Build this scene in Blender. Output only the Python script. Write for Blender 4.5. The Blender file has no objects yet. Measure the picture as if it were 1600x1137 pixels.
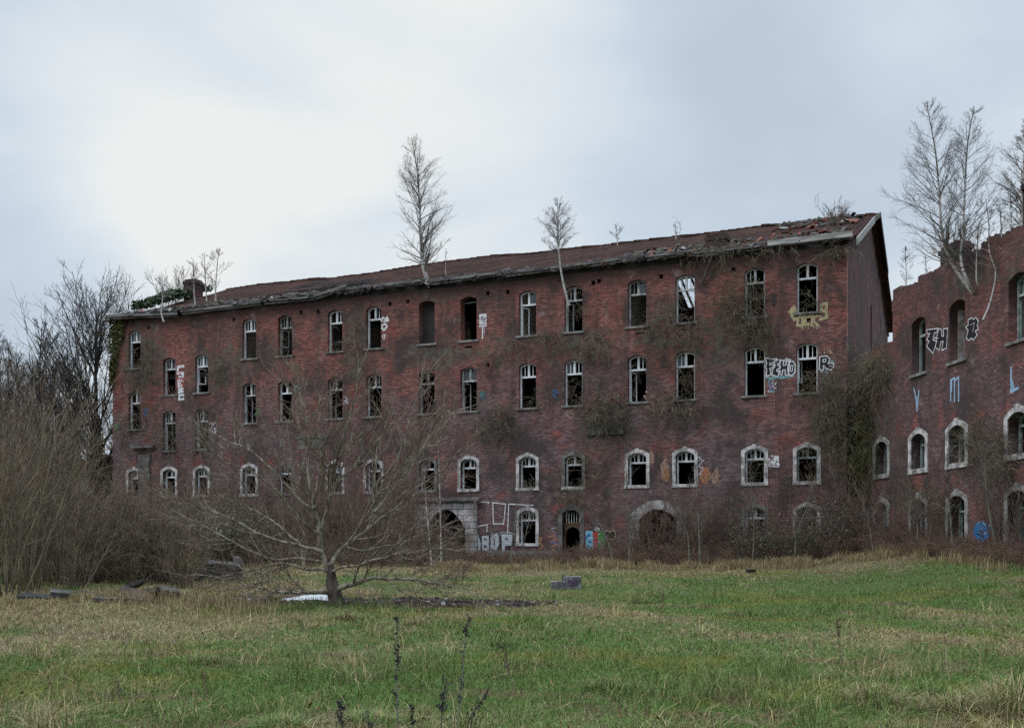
import bpy, bmesh, math, random
import numpy as np
from mathutils import Vector

S = bpy.context.scene
COL = S.collection
R = math.radians
# ---------------------------------------------------------------- camera
F, CX, HY, CH = 1700.0, 800.0, 850.0, 1.7          # focal length and horizon of the photograph (1600 px wide)
cam = bpy.data.cameras.new('camera'); cam_o = bpy.data.objects.new('camera', cam); COL.objects.link(cam_o)
cam_o.location = (0, 0, CH); cam_o.rotation_euler = (R(90), 0, 0)
cam.sensor_width = 36; cam.lens = 36 * F / 1600; cam.shift_y = (HY - 568.5) / 1600
cam.clip_start = 0.1; cam.clip_end = 3000
S.camera = cam_o
# ---------------------------------------------------------------- world: overcast sky
SUN_EL, SUN_AZ = R(45), R(-105)                     # azimuth from +Y towards +X (negative: left)
w = bpy.data.worlds.new('World'); S.world = w; w.use_nodes = True
nt = w.node_tree; nt.nodes.clear()
def N(tree, typ, **kw):
    n = tree.nodes.new(typ)
    for k, v in kw.items():
        if k == 'inp':
            for a, b in v.items():
                if isinstance(b, bpy.types.NodeSocket): tree.links.new(b, n.inputs[a])
                else: n.inputs[a].default_value = b
        else: setattr(n, k, v)
    return n
def ramp(tree, fac, stops, interp='LINEAR'):
    n = tree.nodes.new('ShaderNodeValToRGB'); n.color_ramp.interpolation = interp
    e = n.color_ramp.elements
    while len(e) < len(stops): e.new(0.5)
    for el, (p, c) in zip(e, stops):
        el.position = p; el.color = c if len(c) == 4 else (*c, 1)
    tree.links.new(fac, n.inputs[0]); return n.outputs[0]
def mathn(tree, op, a, b=0.0, c=0.0, clamp=False):
    n = tree.nodes.new('ShaderNodeMath'); n.operation = op; n.use_clamp = clamp
    for i, v in enumerate((a, b, c)):
        if isinstance(v, bpy.types.NodeSocket): tree.links.new(v, n.inputs[i])
        else: n.inputs[i].default_value = v
    return n.outputs[0]
def mix(tree, fac, a, b, mode='MIX'):
    n = tree.nodes.new('ShaderNodeMix'); n.data_type = 'RGBA'; n.blend_type = mode
    for i, v in ((0, fac), (6, a), (7, b)):
        if isinstance(v, bpy.types.NodeSocket): tree.links.new(v, n.inputs[i])
        else: n.inputs[i].default_value = v if i == 0 else (v if len(v) == 4 else (*v, 1))
    return n.outputs[2]
def maprange(tree, v, a, b, c=0.0, d=1.0, smooth=True):
    n = N(tree, 'ShaderNodeMapRange', interpolation_type='SMOOTHSTEP' if smooth else 'LINEAR',
          inp={0: v, 1: a, 2: b, 3: c, 4: d}); return n.outputs[0]
sky = N(nt, 'ShaderNodeTexSky', sky_type='NISHITA', sun_disc=False, sun_elevation=SUN_EL, sun_rotation=SUN_AZ)
tc = N(nt, 'ShaderNodeTexCoord'); D = tc.outputs['Generated']
sep = N(nt, 'ShaderNodeSeparateXYZ', inp={0: D})
# cloud layer: sampled on a flat deck (x/z, y/z) so it flattens towards the horizon
zc = mathn(nt, 'ADD', mathn(nt, 'MAXIMUM', sep.outputs[2], 0.0), 0.22)
deck = N(nt, 'ShaderNodeCombineXYZ', inp={0: mathn(nt, 'DIVIDE', sep.outputs[0], zc), 1: mathn(nt, 'DIVIDE', sep.outputs[1], zc), 2: 0.37})
n1 = N(nt, 'ShaderNodeTexNoise', inp={'Vector': deck.outputs[0], 'Scale': 1.5, 'Detail': 6.0, 'Roughness': 0.48, 'Distortion': 0.3})
n2 = N(nt, 'ShaderNodeTexNoise', inp={'Vector': deck.outputs[0], 'Scale': 0.55, 'Detail': 3.0, 'Roughness': 0.5})
def pxdir(px, py):
    v = Vector(((px - CX) / F, 1, (HY - py) / F)); v.normalize(); return v
def glow(px, py, r0, r1):
    dt = N(nt, 'ShaderNodeVectorMath', operation='DOT_PRODUCT', inp={0: D, 1: pxdir(px, py)})
    return maprange(nt, dt.outputs['Value'], math.cos(R(r1)), math.cos(R(r0)))
g1 = glow(520, 170, 0, 20); g2 = glow(120, 250, 0, 11); g3 = glow(760, 300, 0, 13)
br = mathn(nt, 'ADD', mathn(nt, 'MULTIPLY', g1, 0.62), mathn(nt, 'ADD', mathn(nt, 'MULTIPLY', g2, 0.30), mathn(nt, 'MULTIPLY', g3, 0.30)))
br = mathn(nt, 'ADD', br, mathn(nt, 'MULTIPLY', mathn(nt, 'SUBTRACT', n1.outputs[0], 0.5), 2.1))
br = mathn(nt, 'ADD', br, mathn(nt, 'MULTIPLY', mathn(nt, 'SUBTRACT', n2.outputs[0], 0.40), 1.0))
hz = maprange(nt, sep.outputs[2], 0.0, 0.20, 0.42, 0.0)
br = mathn(nt, 'SUBTRACT', br, mathn(nt, 'ADD', mathn(nt, 'MULTIPLY', glow(40, 390, 0, 7), .42), mathn(nt, 'ADD', mathn(nt, 'MULTIPLY', glow(20, 30, 0, 11), .32), mathn(nt, 'MULTIPLY', glow(1150, 160, 0, 13), .06))))
br = mathn(nt, 'ADD', br, hz, clamp=True)
cloud = ramp(nt, br, [(0.0, (5.2, 6.05, 7.1)), (0.35, (6.0, 6.95, 7.9)), (0.72, (7.6, 8.2, 8.6)), (1.0, (8.75, 8.9, 8.75))])
cmix = mix(nt, 0.96, sky.outputs[0], cloud)
up = maprange(nt, sep.outputs[2], 0.46, 0.85, 1.0, 3.3)            # an overcast sky is brightest overhead
cmix = mix(nt, 1.0, cmix, N(nt, 'ShaderNodeCombineXYZ', inp={0: up, 1: up, 2: up}).outputs[0], 'MULTIPLY')
bg = N(nt, 'ShaderNodeBackground', inp={0: cmix, 1: 0.1})
nt.links.new(bg.outputs[0], N(nt, 'ShaderNodeOutputWorld').inputs[0])
# soft sun behind the cloud
sl = bpy.data.lights.new('sun', 'SUN'); sl.energy = 1.3; sl.angle = R(40); sl.color = (1, .96, .9)
so = bpy.data.objects.new('sun', sl); COL.objects.link(so)
sd = Vector((math.sin(SUN_AZ) * math.cos(SUN_EL), math.cos(SUN_AZ) * math.cos(SUN_EL), math.sin(SUN_EL)))
so.rotation_euler = (-sd).to_track_quat('-Z', 'Y').to_euler()
S.view_settings.view_transform = 'Standard'; S.view_settings.look = 'None'
S.view_settings.exposure = 0.0; S.view_settings.gamma = 1.0
S.cycles.use_denoising = False; S.cycles.max_bounces = 6; S.cycles.transparent_max_bounces = 8

# ---------------------------------------------------------------- helpers
def tag(o, label=None, cat=None, group=None, kind=None):
    if label: o['label'] = label
    if cat: o['category'] = cat
    if group: o['group'] = group
    if kind: o['kind'] = kind
    return o
def empty(name, loc=(0, 0, 0), rz=0.0, parent=None):
    o = bpy.data.objects.new(name, None); COL.objects.link(o); o.location = loc; o.rotation_euler = (0, 0, rz)
    if parent: o.parent = parent
    return o
def link(name, me, parent=None):
    o = bpy.data.objects.new(name, me); COL.objects.link(o)
    if parent: o.parent = parent
    return o
def arr_mesh(name, V, F, mat, smooth=False, attr=None, mids=None):
    """V (n,3); F list of (m,k) index arrays"""
    me = bpy.data.meshes.new(name)
    V = np.asarray(V, np.float32).reshape(-1, 3)
    F = [np.asarray(f, np.int32) for f in F if len(f)]
    me.vertices.add(len(V)); me.vertices.foreach_set('co', V.ravel())
    nl = sum(f.size for f in F); npoly = sum(len(f) for f in F)
    me.loops.add(nl); me.polygons.add(npoly)
    me.loops.foreach_set('vertex_index', np.concatenate([f.ravel() for f in F]))
    tot = np.concatenate([np.full(len(f), f.shape[1], np.int32) for f in F])
    me.polygons.foreach_set('loop_start', np.concatenate([[0], np.cumsum(tot)[:-1]]).astype(np.int32))
    if attr is not None:
        a = me.attributes.new('tint', 'FLOAT_COLOR', 'POINT')
        c = np.ones((len(V), 4), np.float32); c[:, :3] = attr; a.data.foreach_set('color', c.ravel())
    for m in (mat if isinstance(mat, (list, tuple)) else [mat]): me.materials.append(m)
    if mids is not None: me.polygons.foreach_set('material_index', np.asarray(mids, np.int32))
    if smooth: me.polygons.foreach_set('use_smooth', np.ones(npoly, bool))
    me.update(calc_edges=True); me.validate()
    return me
class MB:
    """collects boxes, prisms and polygons into one mesh"""
    def __init__(s): s.v = []; s.f = []; s.m = []
    def add(s, vs, fs, m=0):
        b = len(s.v); s.v += [tuple(v) for v in vs]; s.f += [tuple(b + i for i in f) for f in fs]; s.m += [m] * len(fs); return s
    def box(s, x0, x1, y0, y1, z0, z1, m=0):
        return s.add([(x, y, z) for x in (x0, x1) for y in (y0, y1) for z in (z0, z1)],
                     [(0, 1, 3, 2), (4, 6, 7, 5), (0, 4, 5, 1), (2, 3, 7, 6), (0, 2, 6, 4), (1, 5, 7, 3)], m)
    def obox(s, c, ax, ay, az, m=0):
        c, ax, ay, az = map(np.array, (c, ax, ay, az))
        return s.add([c + i * ax + j * ay + k * az for i in (-1, 1) for j in (-1, 1) for k in (-1, 1)],
                     [(0, 1, 3, 2), (4, 6, 7, 5), (0, 4, 5, 1), (2, 3, 7, 6), (0, 2, 6, 4), (1, 5, 7, 3)], m)
    def beam(s, a, b, w, h, up=(0, 0, 1), m=0):
        a, b, up = np.array(a, float), np.array(b, float), np.array(up, float)
        d = b - a; L = np.linalg.norm(d); d /= L; sd_ = np.cross(d, up); sd_ /= np.linalg.norm(sd_); u2 = np.cross(sd_, d)
        return s.obox((a + b) / 2, d * L / 2, sd_ * w / 2, u2 * h / 2, m)
    def band(s, inner, outer, y0, y1, m=0, closed=False):
        """solid strip between two matching (x,z) contours, from y0 (front) to y1"""
        n = len(inner); vs = []
        for (a, b) in zip(inner, outer):
            vs += [(a[0], y0, a[1]), (b[0], y0, b[1]), (a[0], y1, a[1]), (b[0], y1, b[1])]
        fs = []
        for i in range(n if closed else n - 1):
            p, q = 4 * i, 4 * ((i + 1) % n)
            fs += [(p, q, q + 1, p + 1), (p + 2, p + 3, q + 3, q + 2), (p, p + 2, q + 2, q), (p + 1, q + 1, q + 3, p + 3)]
        if not closed: fs += [(0, 1, 3, 2), (4 * n - 4, 4 * n - 2, 4 * n - 1, 4 * n - 3)]
        return s.add(vs, fs, m)
    def build(s, name, mat, parent=None, bevel=0.0):
        me = bpy.data.meshes.new(name); me.from_pydata(s.v, [], s.f)
        for q in (mat if isinstance(mat, (list, tuple)) else [mat]): me.materials.append(q)
        me.polygons.foreach_set('material_index', s.m); me.update()
        bm = bmesh.new(); bm.from_mesh(me); bmesh.ops.recalc_face_normals(bm, faces=bm.faces)
        if bevel: bmesh.ops.bevel(bm, geom=bm.edges[:], offset=bevel, segments=1, affect='EDGES')
        bm.to_mesh(me); bm.free()
        return link(name, me, parent)
# numpy value noise
class VN:
    def __init__(s, seed): s.g = np.random.RandomState(seed).rand(256, 256)
    def one(s, x, y):
        xi = np.floor(x).astype(int); yi = np.floor(y).astype(int); fx = x - xi; fy = y - yi
        fx = fx * fx * (3 - 2 * fx); fy = fy * fy * (3 - 2 * fy); g = s.g
        a = g[xi % 256, yi % 256]; b = g[(xi + 1) % 256, yi % 256]; c = g[xi % 256, (yi + 1) % 256]; d = g[(xi + 1) % 256, (yi + 1) % 256]
        return (a * (1 - fx) + b * fx) * (1 - fy) + (c * (1 - fx) + d * fx) * fy
    def fbm(s, x, y, o=4):
        t = 0; a = 1; n = 0
        for k in range(o): t = t + a * s.one(x * 2 ** k + 17 * k, y * 2 ** k + 31 * k); n += a; a *= .55
        return t / n
vn = VN(5); vn2 = VN(9); vn3 = VN(21)
def sstep(a, b, x): t = np.clip((x - a) / (b - a), 0, 1); return t * t * (3 - 2 * t)
def gz(x, y):
    """height of the ground"""
    x = np.asarray(x, float); y = np.asarray(y, float)
    z = np.interp(y, [0, 10, 18, 25, 34, 42, 50, 200], [-.02, 0, .1, .24, .47, .7, .84, .9])
    z = z + .15 * sstep(4, 12, x) * sstep(24, 38, y) + .62 * sstep(9.5, 15.5, x) * sstep(20, 34, y)
    return z + (vn.fbm(x * .35, y * .35, 3) - .5) * .16 * sstep(3, 9, y) + (vn2.fbm(x * 1.3, y * 1.3, 2) - .5) * .05
def W(px, py, Y): return np.array([(px - CX) / F * Y, Y, CH + (HY - py) / F * Y])
def onground(px, Y): x = (px - CX) / F * Y; return np.array([x, Y, float(gz(x, Y))])
# ---------------------------------------------------------------- materials
def newmat(name):
    m = bpy.data.materials.new(name); m.use_nodes = True; t = m.node_tree; t.nodes.clear()
    out = N(t, 'ShaderNodeOutputMaterial'); b = N(t, 'ShaderNodeBsdfPrincipled')
    b.inputs['Roughness'].default_value = .85; b.inputs['Specular IOR Level'].default_value = .25
    t.links.new(b.outputs[0], out.inputs[0]); return m, t, b
def objco(t): return N(t, 'ShaderNodeTexCoord').outputs['Object']
def noise(t, vec, scale, detail=4.0, rough=.55):
    return N(t, 'ShaderNodeTexNoise', inp={'Vector': vec, 'Scale': scale, 'Detail': detail, 'Roughness': rough}).outputs[0]
def mapped(t, vec, scale=(1, 1, 1), loc=(0, 0, 0)):
    return N(t, 'ShaderNodeMapping', inp={'Vector': vec, 'Scale': scale, 'Location': loc}).outputs[0]
def bump(t, b, h, strength=.4, dist=.02):
    n = N(t, 'ShaderNodeBump', inp={'Strength': strength, 'Distance': dist, 'Height': h}); t.links.new(n.outputs[0], b.inputs['Normal'])
def simple(name, c1, c2, scale=4.0, rough=.85, bmp=0.0, stretch=(1, 1, 1), lo=.35, hi=.65, spec=.25):
    m, t, b = newmat(name); v = mapped(t, objco(t), stretch); f = noise(t, v, scale, 5.0)
    t.links.new(mix(t, maprange(t, f, lo, hi), c1, c2), b.inputs[0]); b.inputs['Roughness'].default_value = rough
    b.inputs['Specular IOR Level'].default_value = spec
    if bmp: bump(t, b, f, bmp, .05)
    return m
def brick_mat(name, blobs=(), red=(.285, .112, .090), dull=(.190, .134, .136), split=(7.5, 11.5), grime=1.0, eave=14.4):
    m, t, b = newmat(name); co = objco(t); s = N(t, 'ShaderNodeSeparateXYZ', inp={0: co}); X, Y, Z = s.outputs
    v = N(t, 'ShaderNodeCombineXYZ', inp={0: mathn(t, 'ADD', X, Y), 1: Z}).outputs[0]
    wob = N(t, 'ShaderNodeTexNoise', inp={'Vector': co, 'Scale': 1.1, 'Detail': 3.0}); wv_ = N(t, 'ShaderNodeVectorMath', operation='MULTIPLY_ADD', inp={0: wob.outputs[1], 1: (.10, .07, 0), 2: v}).outputs[0]
    bt = N(t, 'ShaderNodeTexBrick', offset=.5, inp={'Vector': wv_, 'Color1': (1.3, 1.25, 1.25, 1), 'Color2': (.52, .55, .57, 1), 'Mortar': (.5, .5, .5, 1),
           'Scale': 1.0, 'Mortar Size': .012, 'Mortar Smooth': .2, 'Bias': 0.0, 'Brick Width': .235, 'Row Height': .078})
    big = noise(t, co, .22, 5.0, .6); mid = noise(t, co, .9, 4.0); fine = noise(t, co, 5.5, 3.0, .7)
    hgt = maprange(t, Z, split[0], split[1])
    f = mathn(t, 'ADD', mathn(t, 'MULTIPLY', hgt, .75), mathn(t, 'MULTIPLY', mathn(t, 'SUBTRACT', big, .42), 2.4), clamp=True)
    c = mix(t, f, dull, red)
    c = mix(t, maprange(t, mid, .5, .72), c, (.30, .088, .070))                        # freshly weathered red patches
    c = mix(t, 1.0, c, bt.outputs[0], 'MULTIPLY')
    # pale lime bloom on single bricks, more of it low down
    bl = mathn(t, 'MULTIPLY', maprange(t, noise(t, mapped(t, v, (4.3, 12.8, 1)), 1.0, 2.0), .60, .74), mathn(t, 'SUBTRACT', .62, mathn(t, 'MULTIPLY', hgt, .38)))
    bl = mathn(t, 'MULTIPLY', bl, maprange(t, noise(t, co, .35, 3.0), .40, .62, .15, 1.0))
    c = mix(t, bl, c, (.46, .39, .39))
    c = mix(t, mathn(t, 'MULTIPLY', bt.outputs['Fac'], .5), c, (.060, .046, .046))           # mortar
    dk = maprange(t, noise(t, mapped(t, v, (4.3, 12.8, 1), (31, 7, 0)), 1.0, 2.0), .56, .70); c = mix(t, mathn(t, 'MULTIPLY', dk, .75), c, (.060, .036, .038))
    # grime running down in streaks
    st = noise(t, mapped(t, v, (1.1, .10, 1)), 1.3, 5.0, .6)
    g = mathn(t, 'MULTIPLY', maprange(t, st, .46, .68), .70 * grime)
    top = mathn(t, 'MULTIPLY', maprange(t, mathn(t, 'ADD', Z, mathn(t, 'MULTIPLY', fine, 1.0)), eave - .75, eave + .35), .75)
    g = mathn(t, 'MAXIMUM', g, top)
    sb = noise(t, mapped(t, v, (1, .75, 1), (11, 3, 0)), .55, 8.0, .70); g = mathn(t, 'MAXIMUM', g, maprange(t, sb, .45, .61, 0, .9))
    s2 = noise(t, mapped(t, v, (1, 1.3, 1), (23, 8, 0)), 1.9, 6.0, .72); g = mathn(t, 'MAXIMUM', g, maprange(t, s2, .54, .70, 0, .75))
    c = mix(t, g, c, (.052, .040, .038))
    pw = maprange(t, noise(t, mapped(t, v, (1, 1, 1), (5, 19, 0)), .8, 8.0, .74), .56, .70, 0, .6); c = mix(t, pw, c, mix(t, 1.0, (.36, .27, .26), bt.outputs[0], 'MULTIPLY'))
    # moss and soot patches
    if blobs:
        acc = None
        for (bx, bz, rx, rz, a) in blobs:
            dx = mathn(t, 'DIVIDE', mathn(t, 'SUBTRACT', X, bx), rx); dz = mathn(t, 'DIVIDE', mathn(t, 'SUBTRACT', Z, bz), rz)
            d2 = mathn(t, 'ADD', mathn(t, 'MULTIPLY', dx, dx), mathn(t, 'MULTIPLY', dz, dz))
            q = mathn(t, 'MULTIPLY', maprange(t, d2, 1.0, 0.0), a)
            acc = q if acc is None else mathn(t, 'MAXIMUM', acc, q)
        k = maprange(t, mathn(t, 'ADD', acc, mathn(t, 'MULTIPLY', mathn(t, 'SUBTRACT', noise(t, co, 1.5, 6.0, .65), .5), 2.6)), .42, 1.15)
        k = mathn(t, 'MULTIPLY', mathn(t, 'MULTIPLY', k, maprange(t, acc, .0, .5)), .78)
        c = mix(t, k, c, mix(t, maprange(t, noise(t, co, 3.0, 3.0), .4, .6), (.055, .048, .040), (.11, .10, .08)))
    t.links.new(c, b.inputs[0]); b.inputs['Roughness'].default_value = .92
    h = mathn(t, 'ADD', mathn(t, 'MULTIPLY', bt.outputs['Fac'], -1.0), mathn(t, 'MULTIPLY', fine, .8)); bump(t, b, h, .6, .02)
    return m
def attr_mat(name, rough=.8, spec=.2, transl=0.0):
    m, t, b = newmat(name); a = N(t, 'ShaderNodeAttribute', attribute_name='tint')
    t.links.new(a.outputs[0], b.inputs[0]); b.inputs['Roughness'].default_value = rough; b.inputs['Specular IOR Level'].default_value = spec
    return m
def bark_birch(name):
    m, t, b = newmat(name); co = objco(t)
    f = noise(t, mapped(t, co, (3, 3, 14)), 1.0, 4.0); g = noise(t, co, .8, 3.0)
    c = mix(t, maprange(t, f, .52, .66), (.42, .40, .38), (.06, .055, .05)); c = mix(t, maprange(t, g, .5, .7, 0, .5), c, (.12, .10, .09))
    t.links.new(c, b.inputs[0]); return m
def paint_mat(name, col, wear=.35):
    m, t, b = newmat(name); co = objco(t); s = N(t, 'ShaderNodeSeparateXYZ', inp={0: co})
    v = N(t, 'ShaderNodeCombineXYZ', inp={0: mathn(t, 'ADD', s.outputs[0], s.outputs[1]), 1: s.outputs[2]}).outputs[0]
    bt = N(t, 'ShaderNodeTexBrick', offset=.5, inp={'Vector': v, 'Color1': (1, 1, 1, 1), 'Color2': (.8, .8, .8, 1), 'Mortar': (.6, .6, .6, 1),
           'Scale': 1.0, 'Mortar Size': .012, 'Mortar Smooth': .2, 'Bias': 0.0, 'Brick Width': .235, 'Row Height': .078})
    c = mix(t, 1.0, (*col, 1), bt.outputs[0], 'MULTIPLY'); t.links.new(c, b.inputs[0]); b.inputs['Roughness'].default_value = .6
    tr = N(t, 'ShaderNodeBsdfTransparent'); f = maprange(t, noise(t, co, 7.0, 4.0, .7), .52, .70, 0, wear * 1.6)
    f = mathn(t, 'MAXIMUM', f, mathn(t, 'MULTIPLY', bt.outputs['Fac'], wear * .45), clamp=True)
    ms = N(t, 'ShaderNodeMixShader', inp={0: f, 1: b.outputs[0], 2: tr.outputs[0]})
    t.links.new(ms.outputs[0], [n for n in t.nodes if n.type == 'OUTPUT_MATERIAL'][0].inputs[0]); return m
M = {}
M['stone'] = simple('stone', (.58, .56, .55), (.22, .205, .20), 2.8, .9, .3)
M['stone_dark'] = simple('stone_dark', (.19, .18, .172), (.08, .076, .072), 2.0, .9, .4)
M['stone_mid'] = simple('stone_mid', (.38, .365, .35), (.15, .142, .135), 2.4, .9, .3)
M['rubble_grey'] = simple('rubble_grey', (.105, .098, .092), (.045, .042, .04), 4.0, .95, .5)
M['sill'] = simple('sill', (.24, .235, .225), (.11, .105, .10), 3.0, .9, .3)
M['frame'] = simple('frame_paint', (.74, .77, .79), (.40, .41, .42), 3.5, .75, 0, (1, 1, .5), .4, .75)
M['frame_green'] = simple('frame_green_paint', (.33, .42, .40), (.17, .20, .19), 3.5, .75)
M['frame_worn'] = simple('frame_worn_paint', (.62, .64, .65), (.24, .24, .24), 5.0, .8, 0, (1, 1, .5))
M['frame_dark'] = simple('frame_bare_wood', (.42, .42, .41), (.16, .155, .15), 5.0, .85, 0, (1, 1, .5))
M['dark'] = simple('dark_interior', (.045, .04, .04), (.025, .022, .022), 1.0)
M['plaster'] = simple('old_plaster', (.52, .45, .36), (.22, .19, .16), .8, .9)
M['board'] = simple('weathered_board', (.18, .175, .17), (.060, .056, .054), 2.5, .85, .3, (.4, 3, 3))
M['board_pale'] = simple('pale_board', (.40, .40, .39), (.20, .19, .18), 2.5, .85, .2, (.4, 3, 3))
M['bark'] = simple('bark', (.17, .16, .125), (.075, .068, .055), 6.0, .95, .4, (1, 1, .35))
M['bark_dark'] = simple('bark_dark', (.060, .052, .046), (.028, .025, .023), 5.0, .95, .3, (1, 1, .4))
M['bark_apple'] = simple('bark_lichen', (.27, .245, .185), (.10, .085, .066), 7.0, .95, .4, (1, 1, .5))
M['twig_grey'] = simple('twig_grey', (.19, .175, .15), (.10, .085, .075), 3.0)
M['twig_red'] = simple('twig_red', (.185, .115, .09), (.10, .06, .05), 3.0)
M['twig_olive'] = simple('twig_olive', (.175, .148, .10), (.09, .074, .05), 2.0)
M['twig_brown'] = simple('twig_brown', (.205, .135, .098), (.10, .066, .052), 2.0)
M['twig_dark'] = simple('twig_dark', (.10, .082, .068), (.05, .042, .038), 2.0)
M['birch_twig'] = simple('birch_twig', (.17, .145, .135), (.10, .085, .08), 2.0)
M['vine_green'] = simple('vine_green', (.16, .155, .075), (.08, .075, .04), 2.0)
M['vine_light'] = simple('vine_pale', (.27, .235, .17), (.13, .11, .08), 2.0)
M['tan'] = simple('tan_stem', (.265, .215, .15), (.14, .115, .08), 2.0)
M['vine'] = simple('vine', (.19, .16, .105), (.085, .07, .05), 2.5)
M['birch'] = bark_birch('birch_bark')
M['moss'] = simple('moss', (.11, .12, .03), (.06, .065, .02), 5.0)
M['leaf'] = simple('ivy_leaf', (.040, .070, .018), (.018, .032, .012), 3.0, .5, spec=.4)
M['leaf_grey'] = simple('bramble_leaf', (.13, .15, .095), (.06, .075, .05), 3.0, .5)
M['straw'] = simple('straw', (.36, .31, .19), (.22, .18, .10), 5.0)
M['glass'] = None
m_, t_, b_ = newmat('dusty_glass'); b_.inputs[0].default_value = (.05, .055, .06, 1); b_.inputs['Roughness'].default_value = .25; b_.inputs['Specular IOR Level'].default_value = .6; M['glass'] = m_
M['soil'] = simple('soil', (.062, .042, .034), (.030, .022, .019), 3.0, .95, .6)
M['concrete'] = simple('concrete', (.23, .225, .23), (.085, .082, .085), 3.0, .9, .3)
M['black'] = simple('black_plastic', (.03, .03, .032), (.015, .015, .016), 3.0, .5)
M['white'] = simple('white_sheet', (.68, .70, .74), (.42, .43, .46), 2.0, .5)
M['rust'] = simple('rusty_sheet', (.12, .075, .05), (.05, .035, .028), 3.0, .8)
# tile roof
def tile_mat():
    m, t, b = newmat('clay_roof_tile'); co = objco(t); s = N(t, 'ShaderNodeSeparateXYZ', inp={0: co})
    v = N(t, 'ShaderNodeCombineXYZ', inp={0: s.outputs[0], 1: mathn(t, 'MULTIPLY', s.outputs[1], 1.08)}).outputs[0]
    bt = N(t, 'ShaderNodeTexBrick', offset=0.0, inp={'Vector': v, 'Color1': (1.15, 1.15, 1.15, 1), 'Color2': (.7, .7, .7, 1), 'Mortar': (.28, .28, .28, 1),
           'Scale': 1.0, 'Mortar Size': .03, 'Mortar Smooth': .5, 'Bias': 0.0, 'Brick Width': .26, 'Row Height': .34})
    n = noise(t, co, .5, 5.0, .6); n2 = noise(t, mapped(t, co, (3.8, 2.9, 1)), 1.0, 2.0)
    c = mix(t, maprange(t, n, .35, .65), (.046, .028, .024), (.080, .042, .034))
    c = mix(t, maprange(t, n2, .6, .75, 0, .5), c, (.11, .068, .056)); c = mix(t, 1.0, c, bt.outputs[0], 'MULTIPLY')
    c = mix(t, maprange(t, noise(t, co, 1.1, 5.0, .7), .56, .74, 0, .55), c, (.045, .05, .03))
    t.links.new(c, b.inputs[0]); b.inputs['Roughness'].default_value = 1.0; b.inputs['Specular IOR Level'].default_value = .04
    wv = mathn(t, 'SINE', mathn(t, 'MULTIPLY', s.outputs[0], 2 * math.pi / .26)); h = mathn(t, 'ADD', mathn(t, 'MULTIPLY', wv, .5), mathn(t, 'MULTIPLY', bt.outputs['Fac'], -1.0))
    bump(t, b, h, .7, .03); return m
M['tile'] = tile_mat()
M['tile_old'] = attr_mat('broken_tile')

# ---------------------------------------------------------------- frames of the two buildings
DX = np.array([.9170, -.3996, 0]); DX /= np.linalg.norm(DX); DY = np.array([-DX[1], DX[0], 0])
ORG = np.array([14.15, 46., 0]) - 40.3 * DX                       # left end of the long front
LEN, DEP, EAVE, RIDGE = 40.3, 21.0, 14.45, 18.55
WX = np.array([.0901, -.9959, 0]); WX /= np.linalg.norm(WX); WY = np.array([-WX[1], WX[0], 0]); WORG = np.array([14.93, 47.8, 0])
def plane_uz(px, py, org, dx):
    r0 = (px - CX) / F
    A = np.array([[dx[0], -r0], [dx[1], -1.0]]); u, Y = np.linalg.solve(A, -org[:2]); return u, CH + (HY - py) / F * Y
def fuz(px, py): return plane_uz(px, py, ORG, DX)
def wuz(px, py): return plane_uz(px, py, WORG, WX)
def fworld(u, y, z): return ORG + u * DX + y * DY + np.array([0, 0, z])
def wworld(u, y, z): return WORG + u * WX + y * WY + np.array([0, 0, z])

def wall_mesh(name, outer, holes, thick, mat, axis='x', at=0.0):
    """flat wall with openings cut through it and real thickness. axis x: wall along x, front face at y=at, thickness to +y.
    axis y: wall along y, outer face at x=at, thickness to -x"""
    cu = bpy.data.curves.new(name, 'CURVE'); cu.dimensions = '2D'; cu.fill_mode = 'BOTH'; cu.extrude = thick / 2
    for poly in [outer] + list(holes):
        sp = cu.splines.new('POLY'); sp.points.add(len(poly) - 1); sp.use_cyclic_u = True
        for p, (a, b) in zip(sp.points, poly): p.co = (a, b, 0, 1)
    o = bpy.data.objects.new(name, cu); COL.objects.link(o)
    me = bpy.data.meshes.new_from_object(o.evaluated_get(bpy.context.evaluated_depsgraph_get()))
    bpy.data.objects.remove(o); bpy.data.curves.remove(cu); me.name = name
    n = len(me.vertices); c = np.empty(n * 3, np.float32); me.vertices.foreach_get('co', c); c = c.reshape(-1, 3)
    d = c[:, 2] + thick / 2
    q = np.stack([c[:, 0], at + d, c[:, 1]], 1) if axis == 'x' else np.stack([at - d, c[:, 0], c[:, 1]], 1)
    me.vertices.foreach_set('co', q.astype(np.float32).ravel()); me.materials.clear(); me.materials.append(mat); me.update()
    return me
def arch(x0, x1, z0, z1, rise, n=8):
    """opening outline with a segmental head: bottom-left, up the left side, over the arch, down the right"""
    w_ = (x1 - x0) / 2; xc = (x0 + x1) / 2; pts = [(x0, z0)]
    for i in range(n + 1):
        a = -1 + 2 * i / n; pts.append((xc + a * w_, z1 - rise * (a * a)))
    return pts + [(x1, z0)]

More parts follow.
